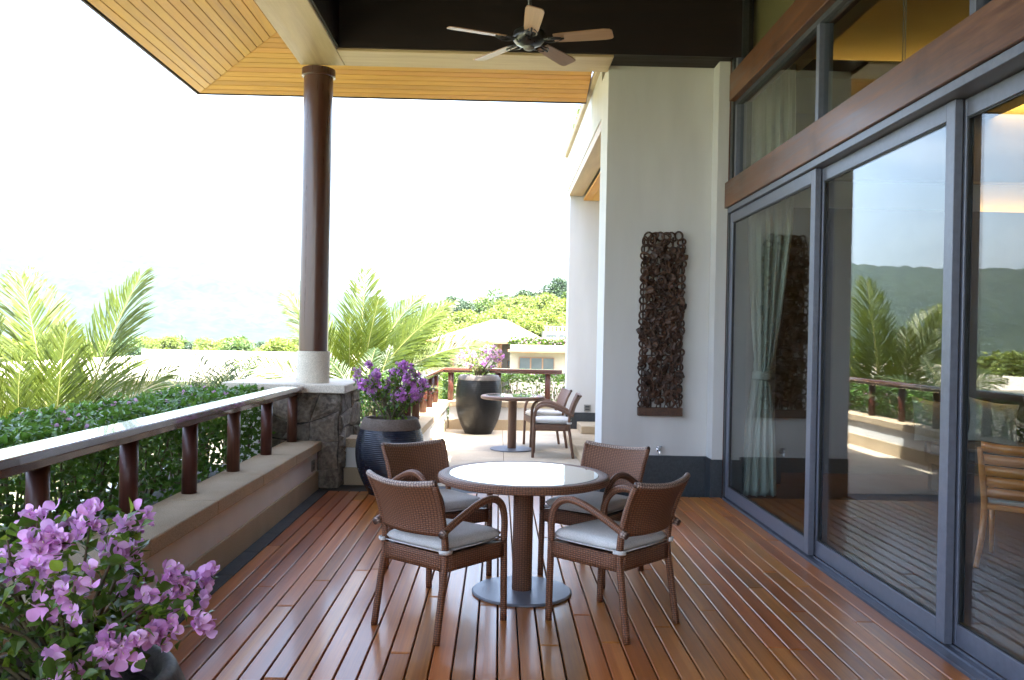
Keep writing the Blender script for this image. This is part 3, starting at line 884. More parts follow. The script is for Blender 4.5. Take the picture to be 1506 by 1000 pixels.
def make_chair(label, wk, trim, group):
    th = thing('wicker_armchair', label, 'chair', group=group)
    # front = +Y, origin on the floor
    for s in (-1, 1):
        mb = MB(True); mb.tube(arc_pts([(s * 0.238, 0.262, 0.0), (s * 0.238, 0.258, 0.22), (s * 0.238, 0.252, 0.46)], 4), [0.0195] * 9, 12)
        lg = mb.build('leg', wk, th)
        mb = MB(True); mb.lathe([(0.0, 0.0), (0.017, 0.0), (0.017, 0.012), (0.0, 0.012)], 12, (s * 0.238, 0.262)); mb.build('foot_cap', MT['blackmetal'], lg)
        mb = MB(True)
        mb.tube(arc_pts([(s * 0.235, -0.275, 0.0), (s * 0.232, -0.235, 0.26), (s * 0.228, -0.212, 0.42), (s * 0.228, -0.222, 0.56), (s * 0.236, -0.262, 0.70), (s * 0.246, -0.318, 0.825)], 5), [0.0195] * 16 + [0.0185] * 5 + [0.017] * 5, 12)
        mb.build('leg', wk, th)
        mb = MB(True)
        mb.tube(arc_pts([(s * 0.238, 0.252, 0.44), (s * 0.243, 0.247, 0.575), (s * 0.252, 0.205, 0.66), (s * 0.258, 0.12, 0.70), (s * 0.256, 0.01, 0.685), (s * 0.25, -0.115, 0.635), (s * 0.243, -0.222, 0.582), (s * 0.243, -0.252, 0.568)], 6),
                0.0185, 12, flat=1.15)
        mb.build('armrest', wk, th)
        mb = MB(True); mb.tube([(s * 0.25, -0.24, 0.57), (s * 0.25, -0.272, 0.56)], [0.022, 0.018], 10); mb.build('arm_knob', trim, th)
    # seat frame
    def apron(name, a, b, n, h0=0.362, h1=0.447, t=0.026):
        a, b, n = Vector(a), Vector(b), Vector(n)
        L = (b - a).length
        def f(u, v): return (a + (b - a) * u + Vector((0, 0, h0 + (h1 - h0) * v)), n)
        curved_panel(8, 3, f, t, (L, h1 - h0)).build(name, wk, th, recalc=True)
    apron('front_apron', (-0.225, 0.252, 0), (0.225, 0.252, 0), (0, 1, 0))
    apron('rear_apron', (-0.215, -0.214, 0), (0.215, -0.214, 0), (0, 1, 0))
    apron('side_apron', (-0.233, -0.205, 0), (-0.238, 0.245, 0), (1, 0, 0))
    apron('side_apron', (0.233, -0.205, 0), (0.238, 0.245, 0), (1, 0, 0))
    mb = MB(); mb.box(-0.222, 0.222, -0.2, 0.24, 0.425, 0.443); mb.build('seat_deck', wk, th)
    # cushion: rounded pillow box
    mb = MB(True)
    nx, ny = 14, 14
    def cz(u, v, top):
        e = max(abs(u), abs(v))
        k = (1 - abs(u) ** 6) * (1 - abs(v) ** 6)
        return (0.487 + 0.034 * k ** 0.4 + 0.008 * (1 - u * u) * (1 - v * v)) if top else (0.484 - 0.034 * k ** 0.35)
    g = {}
    for top in (1, 0):
        for j in range(ny + 1):
            for i in range(nx + 1):
                u, v = -1 + 2 * i / nx, -1 + 2 * j / ny
                u = math.copysign(abs(u) ** 0.6, u); v = math.copysign(abs(v) ** 0.6, v)
                border = i in (0, nx) or j in (0, ny)
                key = (i, j) if border else (i, j, top)
                if key not in g:
                    g[key] = len(mb.v)
                    r = 1 - 0.02 * (abs(u * v)) ** 4
                    mb.v.append((u * 0.226 * r, 0.018 + v * 0.243 * r, 0.4855 if border else cz(u, v, top)))
        for j in range(ny):
            for i in range(nx):
                q = []
                for (a, b) in ((i, j), (i + 1, j), (i + 1, j + 1), (i, j + 1)):
                    q.append(g.get((a, b, top), g.get((a, b))))
                mb.f.append(tuple(q) if top else tuple(reversed(q))); mb.uv.append(None)
    cu = mb.build('cushion', MT['cushion'], th)
    pts = []
    for (u, v) in ((-1, -1), (0, -1), (1, -1), (1, 0), (1, 1), (0, 1), (-1, 1), (-1, 0), (-1, -1)):
        r = 1 - 0.02 * abs(u * v)
        pts.append((u * 0.226 * r, 0.018 + v * 0.243 * r, 0.463))
    mb = MB(True); mb.tube(pts, 0.004, 6); mb.build('piping', MT['cushion'], cu)
    for s in (-1, 1):
        mb = MB(True)
        mb.tube([(s * 0.205, -0.235, 0.468), (s * 0.225, -0.248, 0.466), (s * 0.256, -0.232, 0.465), (s * 0.256, -0.19, 0.466), (s * 0.232, -0.18, 0.468)], 0.012, 6, flat=0.25, up=(0, 0, 1))
        mb.build('tie_strap', MT['cushion'], cu)
    # back panel, concave towards the sitter, leaning back
    def f(u, v):
        z = 0.548 + 0.287 * v
        hw = 0.222 + 0.022 * v + 0.008 * v * v
        x = (-1 + 2 * u) * hw
        bow = 0.048 * (1 - (2 * u - 1) ** 2)
        lean = -0.222 - 0.02 * v - 0.078 * v * v
        z += -0.022 * v * (1 - (2 * u - 1) ** 2)
        y = lean - bow
        n = Vector(((2 * u - 1) * 0.35, 1, 0.25 + 0.2 * v)).normalized()
        return Vector((x, y, z)), n
    curved_panel(20, 14, f, 0.022, (0.46, 0.30)).build('backrest', wk, th, recalc=True)
    mb = MB(True)
    mb.tube([f(u / 20, 1.0)[0] for u in range(21)], 0.0165, 10)
    mb.build('top_trim', trim, th)
    return th


chair0 = make_chair('brown wicker armchair at the glass table, its back to the camera beside the left row of boards', MT['wicker'], MT['wicker_trim'], 'wicker armchairs')
def seat(o, x, y, face, label):
    o.location = (x, y, 0.0)
    o.rotation_euler = (0, 0, R_(face - 90))
    o['label'] = label
seat(chair0, -0.295, 4.735, 50, 'wicker armchair at the near table on the railing side, back turned to the blue-black pot\'s opposite end')
c1 = copy_tree(chair0); seat(c1, 0.663, 4.79, 136, '')
c2 = copy_tree(chair0); seat(c2, -0.385, 5.735, -52, '')
c3 = copy_tree(chair0); seat(c3, 0.655, 5.775, 233, '')
chair0['label'] = 'wicker armchair with pale trim at the large table, between the railing and the open deck'
c1['label'] = 'wicker armchair at the large table, between the sliding doors and the open deck'
c2['label'] = 'wicker armchair at the large table in front of the blue-black glazed pot'
c3['label'] = 'wicker armchair at the large table in front of the white wall'

chair1 = make_chair('', MT['wicker_far'], MT['wicker_far'], 'wicker armchairs')
seat(chair1, 0.755, 11.56, 176, 'weathered wicker armchair at the small table, farther from the terrace end railing')
c5 = copy_tree(chair1); seat(c5, 0.70, 12.55, 190, 'weathered wicker armchair at the small table, closer to the terrace end railing')


def make_table(label, x, y, R, h, wk, trim, r_base=0.31):
    th = thing('round_table', label, 'table', (x, y, 0), group='round wicker pedestal tables')
    mb = MB(True); mb.lathe([(0.0, 0.0), (r_base - 0.006, 0.0), (r_base, 0.004), (r_base, 0.012), (r_base - 0.008, 0.018), (0.075, 0.022), (0.0, 0.022)], 64)
    autosmooth(mb.build('base_disc', MT['steel'], th), 12)
    mb = MB(True); mb.lathe([(0.0, 0.02), (0.062, 0.02), (0.062, h - 0.03), (0.0, h - 0.03)], 32)
    autosmooth(mb.build('pedestal', wk, th))
    mb = MB(True)
    prof = [(R - 0.075, h - 0.002), (R - 0.06, h + 0.003), (R - 0.02, h + 0.003), (R - 0.004, h - 0.006), (R, h - 0.022), (R - 0.006, h - 0.04), (R - 0.03, h - 0.048), (0.0, h - 0.048)]
    mb.lathe(list(reversed(prof)), 72)
    rim = autosmooth(mb.build('rim', wk, th), 50)
    mb = MB(True); mb.lathe([(0.0, h - 0.008), (R - 0.072, h - 0.008), (R - 0.072, h + 0.001), (R - 0.075, h + 0.003), (R * 0.5, h + 0.003), (0.0, h + 0.003)], 72)
    autosmooth(mb.build('glass_top', MT['tableglass'], th), 18)
    return th

make_table('large round wicker table with mirror-like glass top on the deck boards', 0.172, 5.31, 0.535, 0.74, MT['wicker'], MT['wicker_trim'])
make_table('small round wicker table standing on the paved terrace', 0.21, 12.12, 0.455, 0.765, MT['wicker_far'], MT['wicker_far'])

# ------------------------------------------------------------------ glazed pots
def glaze(name, c1, c2, ridges, rough, bs, ct):
    t = NT(name)
    tc = t.new('ShaderNodeTexCoord')
    sp = t.new('ShaderNodeSeparateXYZ'); t.l.new(tc.outputs['Object'], sp.inputs[0])
    n = t.noise(t.coord('Object'), 18, 4)
    n0 = t.noise(t.coord('Object'), 4, 4)
    w = t.math('SINE', t.math('MULTIPLY', t.math('ADD', sp.outputs[2], t.math('MULTIPLY', n, 0.012)), ridges))
    col = t.mix(t.range(n0, 0.35, 0.65, 0.0, 1.0), c1, c2)
    t.principled(col, t.range(n, 0.3, 0.7, rough[0], rough[1]), t.bump(t.math('ADD', w, n), bs, 0.006), coat=ct, coat_rough=0.18, spec=0.3)
    return t.m
MT['glaze_blue'] = glaze('blue_black_glaze', (0.012, 0.016, 0.03), (0.028, 0.035, 0.055), 330, (0.12, 0.3), 0.4, 0.35)
MT['glaze_black'] = glaze('black_glaze', (0.003, 0.003, 0.0035), (0.006, 0.006, 0.0065), 200, (0.3, 0.5), 0.12, 0.05)
MT['clay'] = grainy('clay_rim', (0.10, 0.075, 0.06), (0.17, 0.135, 0.11), 8, fine=70, rough=(0.55, 0.8), bump=0.3, dist=0.004)
MT['clay_dark'] = grainy('dark_clay_rim', (0.055, 0.048, 0.043), (0.10, 0.088, 0.08), 8, fine=70, rough=(0.4, 0.6), bump=0.3, dist=0.004)
MT['soil'] = grainy('potting_soil', (0.02, 0.014, 0.009), (0.05, 0.035, 0.022), 30, fine=120, rough=(0.9, 1), bump=1.0, dist=0.02)

def pot(label, x, y, H, rb, rm, rr, glz, clay, band=0.09):
    th = thing('glazed_pot', label, 'pot', (x, y, 0), group='large glazed planter pots')
    body = [(0.0, 0.0), (rb, 0.0)]
    N = 22
    zt = H - band
    for k in range(N + 1):
        t = k / N
        # bulge peaks at about 62 % of the height
        s = math.sin(math.pi * (0.10 + 0.68 * t)) if t < 0.62 else math.sin(math.pi * (0.10 + 0.68 * t))
        a = (t / 0.64)
        r = rb + (rm - rb) * (1 - (1 - a) ** 2.0) if a <= 1 else rm - (rm - rr - 0.035) * ((a - 1) / (1 / 0.64 - 1)) ** 2.0
        body.append((r, 0.012 + (zt - 0.012) * t))
    mb = MB(True); mb.lathe(body, 56)
    autosmooth(mb.build('body', glz, th), 60)
    r0 = rr + 0.036
    mb = MB(True); mb.lathe([(r0 - 0.05, zt - 0.01), (r0 + 0.004, zt - 0.008), (r0 + 0.004, zt + 0.01), (rr + 0.012, H - 0.015), (rr + 0.004, H - 0.003), (rr - 0.012, H), (rr - 0.03, H - 0.008), (rr - 0.035, H - 0.05), (rr - 0.03, H - 0.07)], 56)
    me = mb
    rim = autosmooth(mb.build('rim', clay, th), 60)
    mb = MB(True); mb.lathe([(rr - 0.028, H - 0.075), (rr * 0.6, H - 0.06), (0.0, H - 0.05)], 32)
    mb.build('soil', MT['soil'], th)
    return th

pot('blue-black ribbed pot with broad clay rim between the pier and the near table', -1.075, 8.60, 0.76, 0.21, 0.345, 0.265, MT['glaze_blue'], MT['clay'], 0.10)
pot('tall black urn-shaped pot with dark rim at the far terrace corner', -0.315, 14.1, 0.965, 0.225, 0.385, 0.315, MT['glaze_black'], MT['clay_dark'], 0.075)
pot('glazed pot with dull grey rim nearly hidden under pink bougainvillea on the deck', -1.19, 2.40, 0.62, 0.2, 0.345, 0.28, MT['glaze_blue'], MT['clay_dark'], 0.09)

# ------------------------------------------------------------------ ceiling fan
fan = thing('ceiling_fan', 'five-bladed timber ceiling fan with black motor hanging from the dark ceiling', 'ceiling fan', (0.188, 6.7, 3.92))
mb = MB(True); mb.tube([(0, 0, 0.08), (0, 0, 1.32)], 0.014, 12); mb.build('down_rod', MT['blackmetal'], fan)
mb = MB(True); mb.lathe([(0.0, 1.24), (0.06, 1.25), (0.075, 1.30), (0.075, 1.322), (0, 1.322)], 24); mb.build('canopy', MT['blackmetal'], fan)
mb = MB(True); mb.lathe([(0.0, -0.055), (0.035, -0.055), (0.06, -0.045), (0.10, -0.03), (0.125, 0.0), (0.13, 0.03), (0.12, 0.065), (0.08, 0.09), (0.04, 0.10), (0.0, 0.10)], 36)
mo = mb.build('motor', MT['blackmetal'], fan)
mb = MB(True); mb.lathe([(0.0, -0.078), (0.03, -0.076), (0.042, -0.066), (0.045, -0.05), (0.0, -0.05)], 24); mb.build('end_cap', MT['plate'], mo)
MT['blade'] = wood('fan_blade_timber', (0.24, 0.12, 0.055), (0.36, 0.2, 0.10), (0.46, 0.28, 0.16), 'X', (0.3, 0.45), rand=0.06)
mb = MB()
xs = [(0.2, 0.052), (0.26, 0.058), (0.45, 0.066), (0.60, 0.07), (0.645, 0.062), (0.66, 0.045)]
top = [(x, w) for x, w in xs] + [(x, -w) for x, w in reversed(xs)]
mb.prism(top, -0.004, 0.004)
blade_me = mb.mesh('blade', MT['blade'], recalc=True)
mb = MB(True)
for s in (-1, 1):
    mb.tube(arc_pts([(0.10, s * 0.012, 0.0), (0.16, s * 0.045, -0.012), (0.215, s * 0.045, -0.008), (0.26, s * 0.02, -0.006)], 5), 0.006, 6)
mb.tube([(0.09, 0, 0.0), (0.28, 0, -0.007)], 0.008, 6)
iron_me = mb.mesh('blade_iron', MT['blackmetal'])
for k in range(5):
    ir = bpy.data.objects.new('blade_iron', iron_me); link(ir, fan)
    ir.rotation_euler = (0, 0, R_(-88 + 72 * k))
    bl = bpy.data.objects.new('blade', blade_me); link(bl, ir)
    bl.rotation_euler = (R_(-13), 0, 0)
    bl.location = (0, 0, 0.004)

# ------------------------------------------------------------------ carved panel
art = thing('carved_wall_panel', 'tall pierced hardwood carving of entwined leaves hung on the white wall', 'wall carving', (1.686, 8.888, 0.805))
part('base_block', art, MT['carving'], (-0.232, 0.232, -0.075, 0.0, 0.0, 0.085), b=0.004)
part('backing_lattice', art, MT['carving'], *[(-0.20 + 0.1 * k, -0.185 + 0.1 * k, -0.028, -0.004, 0.08, 1.86) for k in range(5)], *[(-0.205, 0.205, -0.027, -0.006, 0.2 + 0.21 * k, 0.212 + 0.21 * k) for k in range(8)])
# rings along the borders
def ring_mesh(rx, rz, r, tw):
    mb = MB(True)
    pts = []
    for k in range(15):
        a = 2 * math.pi * k / 14
        pts.append((rx * math.cos(a), -0.018 * math.sin(a * tw), rz * math.sin(a)))
    mb.tube(pts, r, 6, cap=False)
    return mb.mesh('vine_loop', MT['carving'])
rings = [ring_mesh(0.036, 0.042, 0.010, 1), ring_mesh(0.03, 0.05, 0.009, 2), ring_mesh(0.045, 0.035, 0.011, 1)]
def leaf_mesh(L, W, curl, fold):
    mb = MB(True)
    n, m = 6, 4
    for j in range(n + 1):
        t = j / n
        w = W * math.sin(math.pi * min(1, t * 0.93 + 0.05)) ** 0.7 * (1 + 0.18 * math.sin(t * 11))
        for i in range(m + 1):
            s = -1 + 2 * i / m
            mb.v.append((s * w, -fold * abs(s) * w - curl * t * t + 0.006 * math.sin(9 * t + 3 * s), L * t))
    for j in range(n):
        for i in range(m):
            a = j * (m + 1) + i
            mb.f.append((a, a + 1, a + m + 2, a + m + 1)); mb.uv.append(None)
    # back skin
    N0 = len(mb.v)
    for (x, y, z) in list(mb.v): mb.v.append((x * 0.94, y + 0.014, z))
    for f in list(mb.f): mb.f.append(tuple(k + N0 for k in reversed(f))); mb.uv.append(None)
    W1 = m + 1
    bd = [i for i in range(W1)] + [j * W1 + m for j in range(1, n + 1)] + [n * W1 + i for i in range(m - 1, -1, -1)] + [j * W1 for j in range(n - 1, 0, -1)]
    for a, b in zip(bd, bd[1:] + bd[:1]):
        mb.f.append((b, a, a + N0, b + N0)); mb.uv.append(None)
    return mb.mesh('carved_leaf', MT['carving'])
cleaves = [leaf_mesh(0.11, 0.036, 0.02, 0.5), leaf_mesh(0.13, 0.045, -0.02, -0.4), leaf_mesh(0.095, 0.042, 0.035, 0.7)]
rg = random.Random(11)
for k in range(23):
    z = 0.125 + 0.0765 * k
    for s in (-1, 1):
        o = bpy.data.objects.new('vine_loop', rings[(k + (s > 0)) % 3]); link(o, art)
        o.location = (s * 0.192 + rg.uniform(-.006, .006), -0.045 + rg.uniform(-.008, .008), z)
        o.rotation_euler = (rg.uniform(-.3, .3), rg.uniform(-.4, .4), rg.uniform(-.5, .5))
for k in range(6):
    o = bpy.data.objects.new('vine_loop', rings[k % 3]); link(o, art)
    o.location = (-0.16 + 0.064 * k, -0.045, 1.865 + rg.uniform(-.008, .006)); o.rotation_euler = (0, rg.uniform(0, 3), 0)
for k in range(95):
    o = bpy.data.objects.new('vine_loop', rings[rg.randrange(3)]); link(o, art)
    o.location = (rg.uniform(-0.165, 0.165), rg.uniform(-0.05, -0.03), 0.12 + 1.74 * (k + rg.random()) / 95)
    o.rotation_euler = (rg.uniform(-.4, .4), rg.uniform(0, 3.1), rg.uniform(-.5, .5))
    sc_ = rg.uniform(0.75, 1.25); o.scale = (sc_, 1, sc_)
for k in range(285):
    o = bpy.data.objects.new('carved_leaf', cleaves[rg.randrange(3)]); link(o, art)
    o.location = (rg.uniform(-0.185, 0.185), rg.uniform(-0.07, -0.045), 0.15 + 1.62 * (k + rg.random()) / 285)
    o.rotation_euler = (rg.uniform(-.35, .2), rg.uniform(0, 6.28), rg.uniform(-.4, .4))
    sc_ = rg.uniform(0.5, 0.9); o.scale = (sc_, sc_, sc_)
for k in range(9):
    mb = MB(True); x = -0.17 + 0.042 * k; z = 0.08 if k % 2 else rg.uniform(0.1, 1.0)
    mb.tube(arc_pts([(x, -0.055, z), (x + 0.012, -0.075, z + 0.07), (x - 0.008, -0.07, z + 0.15), (x + 0.01, -0.06, z + 0.24)], 4), 0.006, 6)
    mb.build('carved_stem', MT['carving'], art)

# ------------------------------------------------------------------ small fittings
tap = thing('garden_tap', 'small chrome garden tap on the white wall above the granite skirting', 'tap', (1.687, 8.898, 0.447))
mb = MB(True); mb.lathe([(0, 0), (0.022, 0), (0.022, 0.006), (0, 0.006)], 16); o = mb.build('wall_flange', MT['chrome'], tap); o.rotation_euler = (R_(90), 0, 0)
mb = MB(True); mb.tube(arc_pts([(0, 0.0, 0), (0, -0.05, 0.002), (0, -0.075, -0.008), (0, -0.082, -0.04)], 5), 0.0115, 10); mb.build('spout', MT['chrome'], tap)
mb = MB(True); mb.tube([(0, -0.045, 0.005), (0, -0.045, 0.035)], 0.008, 8); mb.tube([(-0.028, -0.045, 0.036), (0.028, -0.045, 0.036)], 0.006, 8); mb.tube([(0, -0.073, 0.036), (0, -0.017, 0.036)], 0.006, 8); mb.build('handle', MT['chrome'], tap)
def plate(label, loc, rz):
    th = thing('wall_light', label, 'wall light', loc, rz, 'small square wall lights')
    part('frame', th, MT['plate'], (-0.055, 0.055, -0.012, 0.0, -0.055, 0.055), b=0.003)
    part('louvre', th, MT['alu_dark'], (-0.036, 0.036, -0.0145, -0.0125, 0.006, 0.034), (-0.036, 0.036, -0.0145, -0.0125, -0.034, -0.006))
plate('small square grey wall light on the long low wall near the pier', (-1.842, 8.57, 0.265), R_(90))
plate('small square grey wall light on the white wing end wall', (1.47, 13.978, 0.46), 0)
plate('small square wall light on the short low wall behind the pot', (-1.40, 9.066, 0.27), 0)

# ------------------------------------------------------------------ foliage helpers
MT['leaf_hedge'] = leafmat('hedge_leaf', (0.03, 0.088, 0.016), (0.105, 0.215, 0.036), 0.3, 0.32, 6)
MT['leaf_boug'] = leafmat('bougainvillea_leaf', (0.03, 0.075, 0.014), (0.11, 0.19, 0.03), 0.35, 0.35, 9)
MT['leaf_young'] = leafmat('bougainvillea_young_leaf', (0.16, 0.27, 0.03), (0.26, 0.38, 0.05), 0.4, 0.35, 9)
MT['bract'] = leafmat('pink_bract', (0.72, 0.33, 0.68), (0.86, 0.56, 0.86), 0.22, 0.55, 14, 0.2, (0.85, 0.5, 0.88))
MT['bract_violet'] = leafmat('violet_bract', (0.56, 0.15, 0.58), (0.76, 0.38, 0.78), 0.25, 0.55, 14, 0.2, (0.6, 0.25, 0.75))
MT['bract_faded'] = leafmat('faded_bract', (0.42, 0.20, 0.36), (0.58, 0.40, 0.54), 0.4, 0.6, 14, 0.2, (0.6, 0.4, 0.55))
MT['bract_heart'] = leafmat('bract_heart', (0.62, 0.56, 0.40), (0.75, 0.70, 0.52), 0.2, 0.6, 14, 0.2)
MT['palm'] = leafmat('palm_leaflet', (0.045, 0.078, 0.008), (0.10, 0.13, 0.014), 0.46, 0.42, 1.5, 0.4, (0.165, 0.195, 0.012))
MT['palm_dark'] = leafmat('palm_leaflet_dark', (0.02, 0.045, 0.013), (0.05, 0.085, 0.022), 0.3, 0.4, 1.5, 0.4)
MT['rachis'] = grainy('palm_rachis', (0.13, 0.14, 0.035), (0.2, 0.2, 0.06), 8, rough=(0.4, 0.6), bump=0.1)
MT['bark'] = grainy('bark', (0.07, 0.05, 0.035), (0.16, 0.125, 0.09), 12, fine=60, rough=(0.8, 1), bump=0.6, dist=0.02)
MT['stem'] = grainy('green_brown_stem', (0.08, 0.06, 0.035), (0.16, 0.13, 0.07), 20, rough=(0.6, 0.8), bump=0.3)
MT['tree_a'] = leafmat('tree_leaf_bright', (0.075, 0.115, 0.022), (0.19, 0.24, 0.055), 0.35, 0.5, 0.6)
MT['tree_b'] = leafmat('tree_leaf_mid', (0.035, 0.075, 0.02), (0.085, 0.14, 0.035), 0.25, 0.5, 0.6)
MT['tree_c'] = leafmat('tree_leaf_blue', (0.025, 0.055, 0.03), (0.06, 0.10, 0.05), 0.2, 0.5, 0.6)


def rand_dir(rg):
    z = rg.uniform(-1, 1); a = rg.uniform(0, 6.2832); r = math.sqrt(1 - z * z)
    return Vector((r * math.cos(a), r * math.sin(a), z))


def add_leaf(mb, p, d, n, L, W, fold=0.35):
    """pointed folded leaf from p along d with normal n"""
    s = d.cross(n)
    if s.length < 1e-4: s = d.orthogonal()
    s.normalize(); n = s.cross(d).normalized()
    a = p; m = p + d * (L * 0.42) + n * (0.04 * L); t = p + d * L - n * (0.10 * L)
    l = p + d * (L * 0.40) - s * W + n * (W * fold); r = p + d * (L * 0.40) + s * W + n * (W * fold)
    k = len(mb.v)
    mb.v += [tuple(a), tuple(l), tuple(m), tuple(r), tuple(t)]
    mb.f += [(k, k + 2, k + 1), (k + 1, k + 2, k + 4), (k, k + 3, k + 2), (k + 2, k + 3, k + 4)]
    mb.uv += [None] * 4


def leaf_hi(W, fold):
    mb = MB(True)
    n = 7
    for j in range(n + 1):
        t = j / n
        w = W * (math.sin(math.pi * t ** 0.8) ** 0.8) * (1.0 if t < 1 else 0) + 0.004
        for i in range(5):
            s = -1 + i / 2
            mb.v.append((s * w, t, fold * abs(s) * w - 0.16 * t * t + 0.015 * math.sin(7 * t + 2 * s)))
    for j in range(n):
        for i in range(4):
            a = j * 5 + i
            mb.f.append((a, a + 1, a + 6, a + 5)); mb.uv.append(None)
    return mb


def bract_flower(mb, p, d, s, rg, hi=False):
    """three papery bracts round an axis"""
    u = d.orthogonal().normalized(); w = d.cross(u)
    a0 = rg.uniform(0, 6.28)
    for k in range(3):
        a = a0 + k * 2.0944 + rg.uniform(-.2, .2)
        rad = u * math.cos(a) + w * math.sin(a)
        tan = w * math.cos(a) - u * math.sin(a)
        op = rg.uniform(0.55, 1.0)
        if hi:
            k0 = len(mb.v); n = 8
            ph = rg.uniform(0, 6)
            for j in range(n + 1):
                t = 1.08 * j / n
                wd = 0.46 * math.sin(math.pi * min(1, (j / n) ** 0.85 * 0.96 + 0.03)) ** 0.75
                c = p + d * (s * t * (1.25 - op * 0.75)) + rad * (s * t * op * 0.8) + rad * (s * 0.12 * math.sin(3 * t))
                for i in range(5):
                    q = -1 + i / 2
                    cup = 0.17 * s * math.sin(math.pi * j / n) * (q * q - 0.25) + 0.03 * s * math.sin(9 * t + 4 * q + ph) * (j / n)
                    mb.v.append(tuple(c + tan * (s * wd * q) + rad * cup + d * (0.4 * cup)))
            for j in range(n):
                for i in range(4):
                    b = k0 + j * 5 + i
                    mb.f.append((b, b + 1, b + 6, b + 5)); mb.uv.append(None)
            continue
        rows = []
        for (t, wd, lift) in ((0.0, 0.10, 0.0), (0.25, 0.36, 0.14), (0.55, 0.44, 0.30), (0.85, 0.24, 0.38), (1.06, 0.02, 0.36)):
            c = p + d * (s * (t * (1.25 - op * 0.75) + 0.0)) + rad * (s * t * op * 0.8) + rad * (s * 0.1 * math.sin(3 * t))
            cup = 0.16 * s * (1 - abs(2 * t - 1))
            rows.append((c - tan * (s * wd) + rad * cup * rg.uniform(.3, 1.2), c - rad * cup * 0.25, c + tan * (s * wd) + rad * cup * rg.uniform(.3, 1.2)))
        k0 = len(mb.v)
        for r3 in rows: mb.v += [tuple(q) for q in r3]
        for j in range(4):
            for i in range(2):
                b = k0 + j * 3 + i
                mb.f.append((b, b + 1, b + 4, b + 3)); mb.uv.append(None)


def crown_mesh(name, m, R, n, seed, leafL=0.5, flat=0.8, lobes=9, leafW=0.45):
    rg = random.Random(seed)
    cs = []
    for k in range(lobes):
        d = rand_dir(rg); d.z *= flat
        cs.append((d * (R * rg.uniform(0.35, 0.72)), R * rg.uniform(0.34, 0.58)))
    mb = MB()
    for k in range(n):
        c, r = cs[rg.randrange(lobes)]
        d = rand_dir(rg)
        p = c + d * (r * rg.uniform(0.55, 1.05) ** 0.7)
        ld = (d + rand_dir(rg) * 0.9).normalized()
        nn = (d * 0.6 + Vector((0, 0, 0.8)) + rand_dir(rg) * 0.6).normalized()
        L = leafL * rg.uniform(0.6, 1.3)
        add_leaf(mb, p, ld, nn, L, L * leafW)
    return mb.mesh(name, m)


def trunk_mesh(h, r, seed, limbs=5, spread=1.0):
    rg = random.Random(seed)
    mb = MB(True)
    pts = [(rg.uniform(-.06, .06) * h * (k / 4), rg.uniform(-.06, .06) * h * (k / 4), h * k / 4) for k in range(5)]
    mb.tube(pts, [r * 1.25, r, r * 0.85, r * 0.7, r * 0.45], 8)
    for k in range(limbs):
        a = rg.uniform(0, 6.28); b = pts[2 + k % 3]
        mb.tube(arc_pts([b, (b[0] + math.cos(a) * spread * .45, b[1] + math.sin(a) * spread * .45, b[2] + h * 0.18), (b[0] + math.cos(a) * spread, b[1] + math.sin(a) * spread, b[2] + h * 0.42)], 3), [r * .42, r * .38, r * .34, r * .28, r * .22, r * .16, r * .1], 6)
    return mb.mesh('trunk', MT['bark'])


# ------------------------------------------------------------------ hedges
def hedge(label, x0, x1, y0, y1, z0, z1, n, seed, fl=60, stems=26, m='leaf_hedge', L=0.062, low=0.12):
    rg = random.Random(seed)
    th = thing('hedge', label, 'hedge', ((x0 + x1) / 2, (y0 + y1) / 2, z0))
    ox, oy = (x0 + x1) / 2, (y0 + y1) / 2
    mb = MB()
    def surf(x, y): return z1 + 0.05 * noise.noise((x * 3, y * 3, seed)) + 0.035 * noise.noise((x * 9, y * 9, seed))
    for k in range(n):
        x, y = rg.uniform(x0, x1), rg.uniform(y0, y1)
        top = surf(x, y)
        if rg.random() < 0.42:
            z = top - rg.random() ** 2 * 0.14
            nn = Vector((rg.gauss(0, .5), rg.gauss(0, .5), 1))
        else:
            z = z0 + low + (top - z0 - low) * (rg.random() ** 0.75)
            if rg.random() < 0.6: x = (x0 if rg.random() < 0.45 else x1) + rg.gauss(0, 0.05)
            nn = Vector((rg.gauss(0, .8) + (0.8 if x > ox else -0.8), rg.gauss(0, .8), rg.uniform(0, 1)))
        d = rand_dir(rg); d.z = abs(d.z) * 0.5 + 0.1
        l = L * rg.uniform(0.6, 1.25)
        add_leaf(mb, Vector((x - ox, y - oy, z - z0)), d.normalized(), nn.normalized(), l, l * 0.33)
    tag(mb.build('foliage', MT[m], th), kind='stuff')
    mb = MB(True)
    for k in range(stems):
        x, y = rg.uniform(x0 + .1, x1 - .1), rg.uniform(y0, y1)
        p = Vector((x - ox, y - oy, 0))
        for b in range(3):
            q = p + Vector((rg.uniform(-.22, .22), rg.uniform(-.22, .22), (z1 - z0) * rg.uniform(.7, .92)))
            mb.tube([p, (p + q) / 2 + Vector((rg.uniform(-.05, .05), rg.uniform(-.05, .05), 0)), q], [0.013, 0.009, 0.004], 5)
    tag(mb.build('stems', MT['stem'], th), kind='stuff')
    if fl:
        mb = MB()
        for k in range(fl):
            x, y = rg.uniform(x0, x1), rg.uniform(y0, y1)
            z = surf(x, y) + 0.01 if rg.random() < .75 else rg.uniform(z0 + .3, z1)
            if z < z1 - .1: x = x1 + 0.02
            bract_flower(mb, Vector((x - ox, y - oy, z - z0)), (Vector((0, 0, 1)) + rand_dir(rg) * .7).normalized(), 0.032, rg)
        tag(mb.build('blossoms', MT['bract_faded'], th), kind='stuff')
    return th

